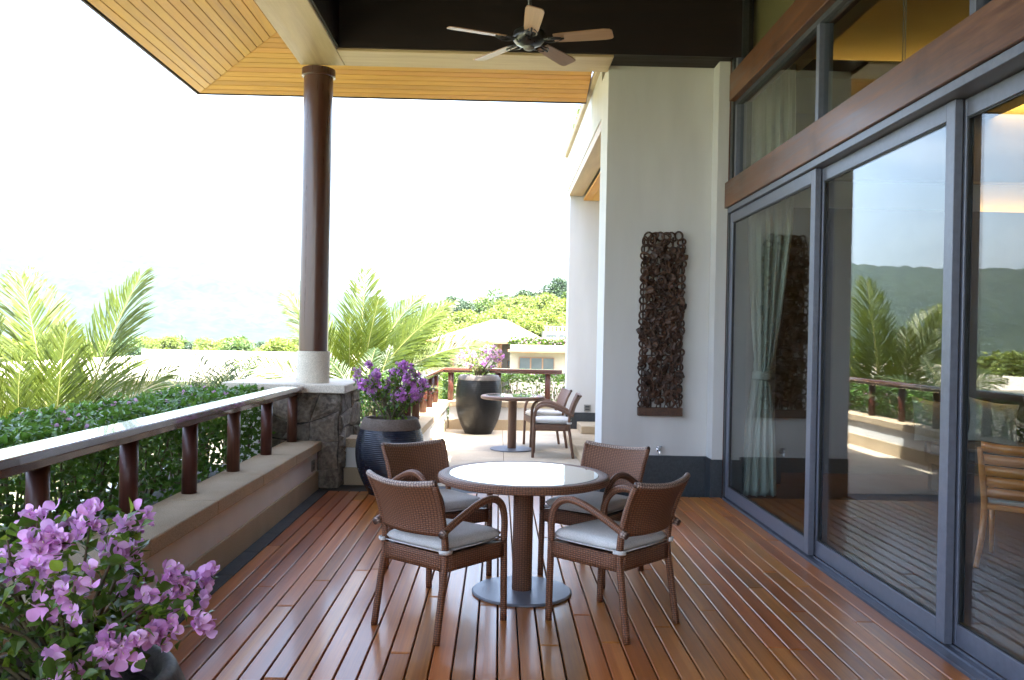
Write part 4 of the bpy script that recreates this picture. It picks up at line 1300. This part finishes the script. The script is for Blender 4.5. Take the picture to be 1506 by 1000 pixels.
hedge('long clipped green hedge with sparse lilac blossoms behind the deck railing', -3.15, -2.42, -2.5, 8.85, 0.14, 1.0, 34000, 5, 150, 80)
hedge('green hedge beyond the terrace railing beside the blue-black pot', -1.95, -1.3, 10.0, 14.6, 0.0, 0.95, 6500, 6, 60, 26)
hedge('bright hedge beyond the far terrace railing', -0.9, 1.5, 15.05, 15.7, 0.0, 0.93, 6000, 8, 50, 26, 'leaf_boug')
part('soil', bpy.data.objects['hedge.001'], MT['mortar'], (-0.36, 0.36, -2.4, 2.4, -0.5, 0.1))
part('soil', bpy.data.objects['hedge.002'], MT['mortar'], (-1.3, 1.3, -0.42, 0.42, -0.5, 0.1))

# ------------------------------------------------------------------ bougainvilleas in the pots
def bougainvillea(label, x, y, z, rx, rz, n_fl, n_leaf, seed, fs, ls, mats, singles, tilt=(0, 0), upper=0.25, young=0.15):
    rg = random.Random(seed)
    th = thing('bougainvillea', label, 'potted plant', (x, y, z))
    C = Vector((tilt[0], tilt[1], rz * 0.62))
    tips = []
    mb = MB(True)
    for k in range(34):
        d = rand_dir(rg); d.z = abs(d.z) * 0.9 + 0.05; d.normalize()
        e = C + Vector((d.x * rx, d.y * rx, d.z * rz * 0.75)) * rg.uniform(0.75, 1.05) - Vector((0, 0, 0.15 * rz if d.z < .35 else 0))
        p0 = Vector((rg.uniform(-.05, .05), rg.uniform(-.05, .05), 0))
        mid = (p0 + e) / 2 + Vector((rg.uniform(-.05, .05), rg.uniform(-.05, .05), 0.12 * rz))
        pts = arc_pts([p0, mid, e], 5)
        mb.tube(pts, [0.009 - 0.0065 * i / (len(pts) - 1) for i in range(len(pts))], 5)
        tips.append(pts)
    tag(mb.build('stems', MT['stem'], th), kind='stuff')
    # leaves
    jm, jy = MB(), MB()
    proto = []
    for s in range(3):
        m1 = leaf_hi(0.30 + 0.03 * s, 0.25 + .15 * s)
        proto.append((m1.mesh('leaf', MT['leaf_boug']), m1.mesh('leaf', MT['leaf_young'])))
    cnt = 0
    for k in range(n_leaf):
        pts = tips[rg.randrange(len(tips))]
        i = min(len(pts) - 1, int(len(pts) * rg.random() ** 0.6))
        p = pts[i] + rand_dir(rg) * rg.uniform(0.01, 0.07)
        d = (rand_dir(rg) + (p - C) * 1.5 / max(rx, .01) * 0.4).normalized()
        nn = (Vector((0, 0, 1)) + rand_dir(rg) * 0.7).normalized()
        L = ls * rg.uniform(0.55, 1.2)
        yg = rg.random() < young
        if singles and cnt < 260:
            cnt += 1
            o = bpy.data.objects.new('leaf', proto[k % 3][1 if yg else 0]); link(o, th)
            zq = nn - d * nn.dot(d)
            if zq.length < .01: zq = d.orthogonal()
            zq.normalize()
            rot = Matrix((d.cross(zq), d, zq)).transposed()
            o.matrix_local = Matrix.Translation(p) @ rot.to_4x4() @ Matrix.Diagonal((L, L, L, 1))
        else:
            add_leaf(jy if yg else jm, p, d, nn, L, L * 0.36)
    if jm.f: tag(jm.build('foliage', MT['leaf_boug'], th), kind='stuff')
    if jy.f: tag(jy.build('young_foliage', MT['leaf_young'], th), kind='stuff')
    # flowers in clusters near the branch ends
    fprotos = {}
    for mname in set(mats):
        lst = []
        for s in range(4):
            m1 = MB(True); bract_flower(m1, Vector((0, 0, 0)), Vector((0, 0, 1)), 1.0, rg, True); lst.append(m1.mesh('flower', MT[mname]))
        fprotos[mname] = lst
    hm = MB(True); hm.tube([(0, 0, 0.1), (0, 0, 0.62)], [0.035, 0.06], 5)
    heart = hm.mesh('floret', MT['bract_heart'])
    joined = {m: MB(True) for m in set(mats)}
    ends = [p for p in tips if p[-1].z > rz * upper]
    made = 0
    while made < n_fl:
        pts = ends[rg.randrange(len(ends))]
        c = pts[-1 if rg.random() < .7 else -3]
        mname = rg.choice(mats)
        for q in range(rg.randint(3, 7)):
            if made >= n_fl: break
            p = c + rand_dir(rg) * rg.uniform(0.01, fs * 1.7)
            d = ((p - C).normalized() + rand_dir(rg) * 0.7 + Vector((0, -0.25, .25))).normalized()
            s = fs * rg.uniform(0.75, 1.15)
            made += 1
            if singles and made <= 295:
                o = bpy.data.objects.new('flower', fprotos[mname][made % 4]); link(o, th)
                o.matrix_local = Matrix.Translation(p) @ d.to_track_quat('Z', 'Y').to_matrix().to_4x4() @ Matrix.Rotation(rg.uniform(0, 6.28), 4, 'Z') @ Matrix.Diagonal((s, s, s, 1))
                h = bpy.data.objects.new('floret', heart); link(h, o)
            else:
                bract_flower(joined[mname], p, d, s, rg, singles)
    if True:
        for m, j in joined.items():
            if j.f: tag(j.build('blossoms', MT[m], th), kind='stuff')
    return th

bougainvillea('pink bougainvillea with large papery flowers spilling over the pot rim on the deck', -1.22, 2.40, 0.56, 0.44, 0.37, 470, 1200, 21, 0.032, 0.05, ['bract', 'bract', 'bract'], True, (0.0, 0.02), 0.28, 0.2)
bougainvillea('vivid violet bougainvillea growing from the blue-black ribbed pot', -1.075, 8.60, 0.70, 0.42, 0.46, 900, 1300, 22, 0.031, 0.05, ['bract_violet', 'bract_violet', 'bract_faded'], False, (0.0, 0), 0.28, 0.2)
bougainvillea('pale pink leggy bougainvillea in the tall black urn', -0.315, 14.1, 0.91, 0.42, 0.40, 330, 620, 23, 0.030, 0.045, ['bract_faded', 'bract_faded', 'bract_violet'], False, (0, 0), 0.2, 0.3)

# ------------------------------------------------------------------ palms
def frond_mesh(name, L, droop, seed, mleaf, nl=118, ll=0.72, ang=52, hang=0.5):
    rg = random.Random(seed)
    N = 26
    pts = []
    for i in range(N + 1):
        t = i / N
        pts.append(Vector((0.03 * L * math.sin(t * 2 + seed), L * (t - 0.10 * droop * t ** 3), -droop * L * 0.36 * t ** 2.4)))
    rb = MB(True)
    rb.tube(pts, [0.020 * (1 - 0.88 * i / N) for i in range(N + 1)], 6)
    ra = rb.mesh('rachis', MT['rachis'])
    mb = MB()
    for k in range(nl):
        t = 0.13 + 0.87 * (k + 0.5) / nl
        i = min(N - 1, int(t * N)); fr = t * N - i
        p = pts[i].lerp(pts[i + 1], fr)
        d = (pts[i + 1] - pts[i]).normalized()
        side0 = Vector((1, 0, 0)); up = side0.cross(d).normalized()
        env = (math.sin(math.pi * (0.16 + 0.80 * t)) ** 0.75)
        for s in (-1, 1):
            if rg.random() < 0.03: continue
            l = ll * env * rg.uniform(0.85, 1.12) * (L / 2.6)
            a = R_(ang - 22 * t + rg.uniform(-9, 9))
            out = (d * math.cos(a) + side0 * (s * math.sin(a)) + up * rg.uniform(0.05, 0.3)).normalized()
            w = 0.0145 * (L / 2.6) * rg.uniform(.8, 1.2)
            q0 = p; q1 = p + out * (l * .45) ; q2 = p + out * (l * .8) - up * (hang * l * .16); q3 = p + out * l - up * (hang * l * .38)
            wd = d * w
            k0 = len(mb.v)
            for q, ws in ((q0, .45), (q1, 1.0), (q2, .75)):
                mb.v += [tuple(q - wd * ws), tuple(q + wd * ws)]
            mb.v.append(tuple(q3))
            mb.f += [(k0, k0 + 1, k0 + 3, k0 + 2), (k0 + 2, k0 + 3, k0 + 5, k0 + 4), (k0 + 4, k0 + 5, k0 + 6)]
            mb.uv += [None] * 3
    return mb.mesh(name, mleaf), ra

FR = [frond_mesh('frond', 2.6, d, s, MT['palm']) for d, s in ((0.35, 1), (0.7, 2), (1.1, 3))]
FRD = [frond_mesh('frond', 1.5, d, s, MT['palm_dark'], 56, 0.6, 58, .4) for d, s in ((1.0, 5), (1.7, 6))]

def palm(label, x, y, z, fronds, protos, trunk_r=0.11):
    th = thing('palm_tree', label, 'palm tree', (x, y, ground_z(x, y)), group='palms beyond the railing')
    zc = z - ground_z(x, y)
    mb = MB(True)
    n = 24
    mb.tube([(0.12 * math.sin(k / n * 2), 0, zc * k / n) for k in range(n + 1)], [trunk_r * (1.25 - 0.35 * k / n) * (1.06 if k % 2 else 1) for k in range(n + 1)], 10)
    mb.build('trunk', MT['bark'], th)
    for (az, el, L, tw, k) in fronds:
        lm, rm = protos[k % len(protos)]
        o = bpy.data.objects.new('frond', lm); link(o, th)
        base = 1.5 if protos is FRD else 2.6
        s = L / base
        m = Matrix.Rotation(R_(-az), 4, 'Z') @ Matrix.Rotation(R_(el), 4, 'X') @ Matrix.Rotation(R_(tw), 4, 'Y')
        o.matrix_local = Matrix.Translation((0.1, 0, zc)) @ m @ Matrix.Diagonal((s, s, s, 1))
        r = bpy.data.objects.new('rachis', rm); link(r, o)
    return th

palm('lush coconut palm with tall yellow-green fronds rising behind the deck hedge', -5.5, 10.4, -0.6,
     [(40, 76, 3.2, 14, 0), (-60, 78, 3.1, -25, 0), (-88, 58, 3.0, -20, 1), (15, 62, 2.5, 0, 1), (78, 46, 2.5, 30, 2), (150, 70, 2.3, 160, 1), (-140, 60, 2.4, 170, 1), (-30, 55, 2.6, 0, 1),
      (100, 60, 2.3, 60, 1), (88, 40, 3.0, 35, 2), (70, 52, 2.9, 25, 2), (-105, 40, 2.6, -30, 2), (60, 30, 2.2, 10, 2), (180, 50, 2.0, 180, 2), (-60, 30, 2.4, 0, 2)], FR)
palm('feathery coconut palm behind the timber column and violet bougainvillea', -2.95, 16.7, 0.05,
     [(10, 84, 3.0, 0, 0), (-72, 62, 2.9, -28, 0), (72, 60, 3.2, 30, 1), (85, 44, 3.3, 40, 2), (60, 70, 3.0, 20, 1), (95, 28, 2.9, 50, 2), (-95, 35, 2.6, -40, 1), (150, 60, 2.4, 150, 1), (-150, 55, 2.4, -150, 1), (30, 50, 2.6, 10, 2), (170, 35, 2.2, 180, 2), (110, 58, 2.8, 60, 1)], FR)
palm('coconut palm with long drooping fronds beyond the terrace hedge', -1.3, 19.5, -0.6,
     [(-60, 60, 2.8, -20, 1), (-85, 40, 3.0, -45, 2), (-130, 45, 2.6, -100, 2), (-40, 40, 2.6, 0, 2), (-75, 72, 2.3, -30, 1)], FR)
palm('small dark arching palm just beyond the planter wall', -3.55, 10.9, 0.42,
     [(-75, 66, 1.25, -40, 0), (70, 58, 1.1, 40, 1), (-30, 70, 1.2, -10, 0), (85, 38, 1.0, 50, 1), (-100, 48, 1.2, -60, 1), (170, 60, 0.9, 170, 0), (25, 74, 1.1, 10, 0)], FRD, 0.05)
palm('small leaning palm rooted low beside the coconut palm', -4.3, 12.3, 0.15,
     [(-80, 60, 1.5, -40, 1), (60, 66, 1.4, 40, 0), (85, 45, 1.4, 50, 1), (-40, 55, 1.4, -20, 1), (10, 70, 1.4, 0, 0), (180, 50, 1.1, 180, 1)], FRD, 0.06)
palm('slim palm with bright fronds behind the stone pier', -2.05, 12.6, 0.35,
     [(-70, 64, 1.3, -30, 0), (50, 66, 1.4, 20, 1), (85, 50, 1.3, 40, 1), (-100, 50, 1.2, -50, 1), (0, 76, 1.3, 0, 0), (150, 55, 1.1, 150, 1)], FRD, 0.05)

# ------------------------------------------------------------------ trees
CR = [crown_mesh('crown', MT['tree_a'], 3.0, 8000, 31, 0.27), crown_mesh('crown', MT['tree_b'], 3.0, 8000, 32, 0.27), crown_mesh('crown', MT['tree_c'], 3.0, 8000, 33, 0.26), crown_mesh('crown', MT['tree_a'], 3.0, 8000, 34, 0.28, 0.6, 12)]
TR = [trunk_mesh(4.2, 0.2, 41, 6, 1.4), trunk_mesh(4.2, 0.17, 42, 5, 1.2)]

def tree(label, x, y, topz, r, k, group=None, flat=1.0):
    gz = ground_z(x, y)
    th = thing('tree', label, 'tree', (x, y, gz), random.uniform(0, 6.28), group)
    s = r / 3.0
    cz = max(topz - gz - r * 0.92 * flat, r * 0.35)
    o = bpy.data.objects.new('trunk', TR[k % 2]); link(o, th); o.scale = (s * 1.1, s * 1.1, max(0.3, (cz + 0.4 * r) / 6.0))
    o = bpy.data.objects.new('crown', CR[k]); link(o, th); o.location = (0, 0, cz); o.scale = (s, s, s * flat)
    return th

rg = random.Random(5)
G = 'trees on the slope behind the neighbouring house'
names = ['bright green bushy tree on the slope behind the hipped roof house', 'mid green tree on the slope behind the hipped roof house', 'blue-green dense tree on the slope behind the hipped roof house', 'wide bright green tree on the slope behind the hipped roof house']
tl = at(816, 404, 120)
tree('tall blue-green tree crowning the slope beside the white wall', tl.x, 120, tl.z, 3.6, 2)
tl = at(669, 432, 115)
tree('round dark tree standing alone on the skyline left of the hipped roof', tl.x, 115, tl.z, 2.7, 2)
spots = []
for (px, py, d, r, k) in [(700, 438, 118, 3.2, 1), (722, 433, 122, 3.4, 3), (742, 426, 124, 3.6, 1), (762, 428, 116, 3.5, 0), (780, 422, 120, 3.4, 2), (798, 424, 112, 3.8, 0), (828, 432, 108, 3.4, 0), (845, 418, 112, 3.6, 1),
                          (640, 448, 125, 3.2, 0), (655, 455, 108, 3.0, 3), (684, 452, 105, 3.2, 0), (706, 450, 100, 3.3, 3), (730, 446, 100, 3.4, 0), (752, 444, 98, 3.2, 3), (776, 446, 96, 3.4, 0), (800, 452, 92, 3.2, 0), (822, 452, 94, 3.2, 3),
                          (622, 460, 105, 3.2, 3), (600, 466, 120, 3.2, 0), (664, 468, 92, 2.8, 0), (688, 470, 90, 2.8, 3), (712, 464, 90, 3.0, 0), (790, 466, 86, 2.6, 0), (770, 462, 88, 2.8, 3), (645, 474, 88, 2.6, 0), (626, 480, 86, 2.6, 3)]:
    p = at(px, py, d)
    tree(names[k], p.x, p.y, p.z, r, k, G)
names2 = ['bright green tree in the distant valley greenery beyond the palms', 'mid green tree in the distant valley greenery beyond the palms', 'blue-green tree in the distant valley greenery beyond the palms', 'wide bright tree in the distant valley greenery beyond the palms']
for i in range(34):
    px = -120 + 23 * i + rg.uniform(-8, 8)
    d = rg.uniform(75, 150)
    p = at(px, 497 + rg.uniform(-6, 10), d)
    tree(names2[i % 4], p.x, p.y, p.z, rg.uniform(2.6, 4.0), i % 4, 'trees of the valley beyond the palms', 0.8)
tree('broad green tree rounded like a dome, mirrored in the door by the wooden chair', -33.0, 62, 2.0, 5.2, 0, None, 0.8)
tl = at(846, 150, 26)
tree('tall thin-leaved tree peeping past the eave above the white wing', tl.x + 0.75, 26, tl.z + 0.3, 0.95, 0)

# ------------------------------------------------------------------ neighbouring buildings
MT['tile_roof'] = grainy('pale_shingle_roof', (0.19, 0.135, 0.115), (0.29, 0.215, 0.185), 3, stretch=(1, 1, 4), fine=9, rough=(0.7, 0.9), bump=0.3, dist=0.02)
MT['house_wall'] = grainy('cream_house_wall', (0.34, 0.30, 0.24), (0.42, 0.375, 0.31), 1, rough=(0.8, 0.9), bump=0.05)
MT['house_wood'] = wood('house_timber', (0.22, 0.10, 0.05), (0.32, 0.16, 0.08), (0.40, 0.22, 0.12), 'X', (0.5, 0.7), rand=0.05)
MT['house_pane'] = grainy('house_window', (0.06, 0.075, 0.08), (0.09, 0.105, 0.11), 2, rough=(0.08, 0.15), bump=0.0, coat=0.5)
HD = 70.0
def H2(x, y, d=HD): return at(x, y, d)
house = thing('hipped_roof_house', 'cream neighbouring house with pale hipped shingle roof and timber posts', 'house', (0, 0, 0))
el, er, ap = H2(630, 500.5), H2(808, 503.5), H2(735, 473)
gz = ground_z(0, HD)
wl_, wr_ = H2(664, 510).x, H2(800, 510).x
ez = (el.z + er.z) / 2
part('wall', house, MT['house_wall'], (wl_, H2(735, 510).x, HD, HD + 9, gz - 0.5, ez - 0.02), (H2(735, 510).x + .02, wr_, HD + 1.2, HD + 9, gz - 0.5, ez - 0.05))
mb = MB()
ex0, ex1, ey0, ey1 = el.x, er.x, HD - 1.6, HD + 10.5
a1, a2 = (ap.x - 0.6, HD + 4.2, ap.z + 0.25), (ap.x + 0.6, HD + 4.2, ap.z + 0.25)
c = [(ex0, ey0, ez), (ex1, ey0, ez), (ex1, ey1, ez), (ex0, ey1, ez)]
mb.add(c + [a1, a2], [(0, 1, 5, 4), (1, 2, 5), (2, 3, 4, 5), (3, 0, 4), (3, 2, 1, 0)])
rf = mb.build('roof', MT['tile_roof'], house, recalc=True)
part('eave_board', rf, MT['house_wood'], (ex0, ex1, ey0 - 0.04, ey0 - 0.005, ez - 0.16, ez + 0.03))
for px in (665.5, 735.5):
    p = H2(px, 510); part('timber_post', house, MT['house_wood'], (p.x - 0.16, p.x + 0.16, HD - 0.3, HD - 0.02, gz - 0.5, ez - 0.02))
def win(px0, py0, px1, py1, nb, y):
    a, b = H2(px0, py0), H2(px1, py1)
    w = part('window', house, MT['house_wood'], (a.x, b.x, y - 0.10, y - 0.003, b.z, a.z))
    for k in range(nb):
        xa = a.x + (b.x - a.x) * k / nb + 0.06; xb = a.x + (b.x - a.x) * (k + 1) / nb - 0.06
        part('pane', w, MT['house_pane'], (xa, xb, y - 0.13, y - 0.102, b.z + 0.06, a.z - 0.06))
win(677, 508, 729, 521, 3, HD)
win(746, 530, 757, 541, 1, HD + 1.2)
annex = thing('flat_roof_annex', 'flat-roofed cream annex with timber canopy beside the hipped roof house', 'house')
x0, x1 = H2(750, 510).x, H2(850, 510).x
part('wall', annex, MT['house_wall'], (x0, x1, HD - 2.5, HD + 1.1, gz - 0.5, H2(790, 507).z))
part('canopy', annex, MT['house_wood'], (x0 - 0.2, x1, HD - 4.0, HD - 2.52, H2(790, 517).z, H2(790, 514).z))
a, b = H2(763, 525, HD - 2.5), H2(815, 545, HD - 2.5)
w = part('window', annex, MT['house_wood'], (a.x, b.x, HD - 2.62, HD - 2.503, b.z, a.z))
for k in range(3):
    part('pane', w, MT['house_pane'], (a.x + (b.x - a.x) * k / 3 + .06, a.x + (b.x - a.x) * (k + 1) / 3 - .06, HD - 2.66, HD - 2.622, b.z + .06, a.z - .06))
rgx = random.Random(3)
mb = MB(); mf = MB()
for k in range(1400):
    p = Vector((rgx.uniform(x0, x1), rgx.uniform(HD - 2.4, HD - 1.2), H2(790, 507).z + 0.45 * rgx.random()))
    add_leaf(mb, p, rand_dir(rgx), rand_dir(rgx), 0.3, 0.11)
    if k % 5 == 0: bract_flower(mf, p + Vector((0, -.1, .1)), rand_dir(rgx), 0.12, rgx)
hg = thing('roof_garden', 'row of pink flowering plants along the annex flat roof edge', 'plants')
tag(mb.build('foliage', MT['leaf_boug'], hg), kind='stuff'); tag(mf.build('blossoms', MT['bract_faded'], hg), kind='stuff')
pav = thing('roof_pavilion', 'small white upper pavilion with slatted parapet behind the annex', 'house')
a, b = H2(800, 487, 80), H2(850, 501, 80)
part('wall', pav, MT['house_wall'], (a.x, b.x, 80, 84, ground_z(5, 80), a.z))
for k in range(3):
    xa = a.x + 0.2 + 1.25 * k
    part('window', pav, MT['house_pane'], (xa, xa + 1.0, 79.94, 79.998, a.z - 0.75, a.z - 0.3))
for k in range(8):
    part('parapet_slat', pav, MT['house_wall'], (a.x + 0.1 + 0.38 * k, a.x + 0.3 + 0.38 * k, 80.05, 80.2, a.z, a.z + 0.42))
part('parapet_cap', pav, MT['house_wall'], (a.x, b.x, 80.02, 80.25, a.z + 0.42, a.z + 0.5))

low = thing('flat_roofed_pavilion', 'pale flat-roofed pavilion below the deck behind the palms', 'building')
part('wall', low, MT['house_wall'], (-18.0, -6.8, 26.5, 44.5, ground_z(-12, 35) - 0.5, 0.05))
part('roof_slab', low, MT['cream_stone'], (-18.6, -6.3, 26.0, 45.0, 0.05, 0.30), b=0.02)
part('parapet', low, MT['cream_stone'], (-18.55, -6.35, 44.6, 44.95, 0.30, 0.62))

# ------------------------------------------------------------------ inside the room: curtain, chair, sofa, cushions
MT['curtain'] = grainy('sage_silk_curtain', (0.70, 0.72, 0.64), (0.80, 0.82, 0.75), 3, stretch=(4, 4, 0.4), rough=(0.3, 0.5), bump=0.1, spec=0.5)
cur = thing('curtain', 'sage green silk curtain gathered by a tie behind the sliding door', 'curtain', (2.70, 8.62, 0.03))
mb = MB(True)
nz, nu = 60, 60
for j in range(nz + 1):
    z = 4.40 * j / nz
    zt = 1.22
    if z < zt:
        w = 0.065 + 0.155 * ((zt - z) / zt) ** 0.6; cx = -0.02 - 0.03 * (zt - z) / zt
    else:
        w = 0.065 + 0.165 * min(1, (z - zt) / 1.5) ** 0.65; cx = 0.04 * min(1, (z - zt) / 1.5)
    for i in range(nu + 1):
        u = -1 + 2 * i / nu
        f = 0.035 * (0.45 + 0.55 * min(1, w / 0.2)) * math.sin(u * 15 + 0.6 * math.sin(z * 2)) + 0.02 * math.sin(u * 33 + z)
        mb.v.append((cx + u * w, f + 0.10 * u * u * (1 if w < .1 else .3), z))
for j in range(nz):
    for i in range(nu):
        a = j * (nu + 1) + i
        mb.f.append((a, a + 1, a + nu + 2, a + nu + 1)); mb.uv.append(None)
o = mb.build('drape', MT['curtain'], cur)
sm = o.modifiers.new('thickness', 'SOLIDIFY'); sm.thickness = 0.006
mb = MB(True); mb.lathe([(0.088, 1.175), (0.094, 1.19), (0.096, 1.22), (0.094, 1.25), (0.088, 1.265)], 28, (-0.02, 0.03)); mb.build('tie_back', MT['curtain'], cur)
crd = thing('blind_cord', 'pair of thin hanging blind cords behind the clerestory glass', 'cord', (2.62, 5.55, 3.25))
for s in (0, 1):
    mb = MB(); mb.tube([(0.0, 0.035 * s, 0.0), (0.0, 0.035 * s, 1.9)], 0.003, 5); mb.build('cord', MT['plate'], crd)

wc = thing('wooden_chair', 'orange-brown slat-back wooden chair inside behind the glass door', 'chair', (3.86, 6.2, 0.0), R_(-38))
for s in (-1, 1):
    mb = MB(True); mb.tube(arc_pts([(s * 0.24, -0.36, 0.0), (s * 0.225, -0.24, 0.2), (s * 0.215, -0.205, 0.44), (s * 0.225, -0.27, 0.68), (s * 0.235, -0.33, 0.86)], 5), [0.018 + 0.006 * math.sin(k / 20 * 3.1) for k in range(21)], 8)
    mb.build('leg', MT['orange_wood'], wc)
    mb = MB(True); mb.tube([(s * 0.22, 0.22, 0.0), (s * 0.22, 0.2, 0.44)], [0.016, 0.023], 8); mb.build('leg', MT['orange_wood'], wc)
    mb = MB(True); mb.tube(arc_pts([(s * 0.22, 0.2, 0.42), (s * 0.24, 0.16, 0.64), (s * 0.235, -0.05, 0.66), (s * 0.225, -0.26, 0.64)], 5), 0.017, 8); mb.build('armrest', MT['orange_wood'], wc)
for k in range(5):
    z = 0.50 + 0.082 * k
    def f(u, v, z=z, k=k):
        y = -0.205 - 0.13 * ((z - 0.44) / 0.42) ** 1.4 - 0.055 * (1 - (2 * u - 1) ** 2)
        return Vector(((-1 + 2 * u) * 0.228, y, z + 0.066 * v + (0.012 * (2 * u - 1) ** 2 if k == 4 else 0))), Vector(((2 * u - 1) * .3, 1, .25)).normalized()
    curved_panel(12, 1, f, 0.016, (0.4, 0.06)).build('back_slat', MT['orange_wood'], wc, recalc=True)
part('seat', wc, MT['orange_wood'], (-0.235, 0.235, -0.22, 0.24, 0.405, 0.445), b=0.008)
part('seat_pad', wc, MT['cushion'], (-0.215, 0.215, -0.19, 0.22, 0.446, 0.485), b=0.015)
MT['sofa_fabric'] = grainy('sofa_fabric', (0.05, 0.045, 0.04), (0.08, 0.072, 0.065), 10, fine=150, rough=(0.85, 0.95), bump=0.2, spec=0.2)
sofa = thing('sofa', 'low wooden daybed with dark cushion deck inside the room', 'sofa', (5.75, 9.0, 0))
part('frame', sofa, MT['room_floor'], (-1.0, 1.4, -0.42, 0.4, 0.30, 0.40), b=0.01)
part('seat_cushion', sofa, MT['sofa_fabric'], (-0.97, 1.37, -0.39, 0.36, 0.40, 0.54), b=0.03)
for (lx, ly) in ((-0.93, -0.36), (1.33, -0.36), (-0.93, 0.34), (1.33, 0.34)):
    part('leg', sofa, MT['room_floor'], (lx - 0.04, lx + 0.04, ly - 0.04, ly + 0.04, 0.0, 0.30))
part('back_rail', sofa, MT['room_floor'], (-1.0, 1.4, 0.36, 0.42, 0.40, 0.72))
def pillow(label, x, y, z, rz, tilt):
    mb = MB(True)
    n = 12
    for s in (1, -1):
        for j in range(n + 1):
            for i in range(n + 1):
                u, v = -1 + 2 * i / n, -1 + 2 * j / n
                k = max(0, (1 - u * u) * (1 - v * v)) ** 0.45
                px = 1 - 0.10 * (1 - abs(v) ** 2) * abs(u) ** 2; pz = 1 - 0.10 * (1 - abs(u) ** 2) * abs(v) ** 2
                mb.v.append((u * 0.26 * px, s * 0.085 * k, 0.25 + v * 0.25 * pz))
    N = (n + 1) ** 2
    for s in (0, 1):
        for j in range(n):
            for i in range(n):
                a = s * N + j * (n + 1) + i
                q = (a, a + 1, a + n + 2, a + n + 1)
                mb.f.append(q if s else tuple(reversed(q))); mb.uv.append(None)
    o = mb.build('throw_pillow', MT['pillow'])
    o.location = (x, y, z); o.rotation_euler = (R_(tilt), R_(8), rz)
    tag(o, label, 'cushion', 'pillows on the daybed')
MT['pillow'] = grainy('pillow_fabric', (0.36, 0.34, 0.31), (0.46, 0.44, 0.40), 10, fine=150, rough=(0.85, 0.95), bump=0.2, spec=0.2)
pillow('grey throw pillow at the curtain end of the indoor daybed', 4.72, 9.12, 0.535, R_(10), -18)
pillow('grey throw pillow in the middle of the indoor daybed', 5.35, 9.14, 0.535, R_(-12), -20)
pillow('grey throw pillow at the far end of the indoor daybed', 5.95, 9.14, 0.535, R_(8), -16)

# ------------------------------------------------------------------ air
hz = MB(); hz.box(-5800, 5800, -5800, 6300, -18, 420)
t = NT('haze_air')
vp = t.new('ShaderNodeVolumePrincipled')
vp.inputs['Color'].default_value = (0.66, 0.83, 1.0, 1)
vp.inputs['Density'].default_value = 0.00010
vp.inputs['Anisotropy'].default_value = 0.2
t.l.new(vp.outputs[0], t.out.inputs['Volume'])
hzo = hz.build('haze', t.m)
tag(hzo, kind='stuff')
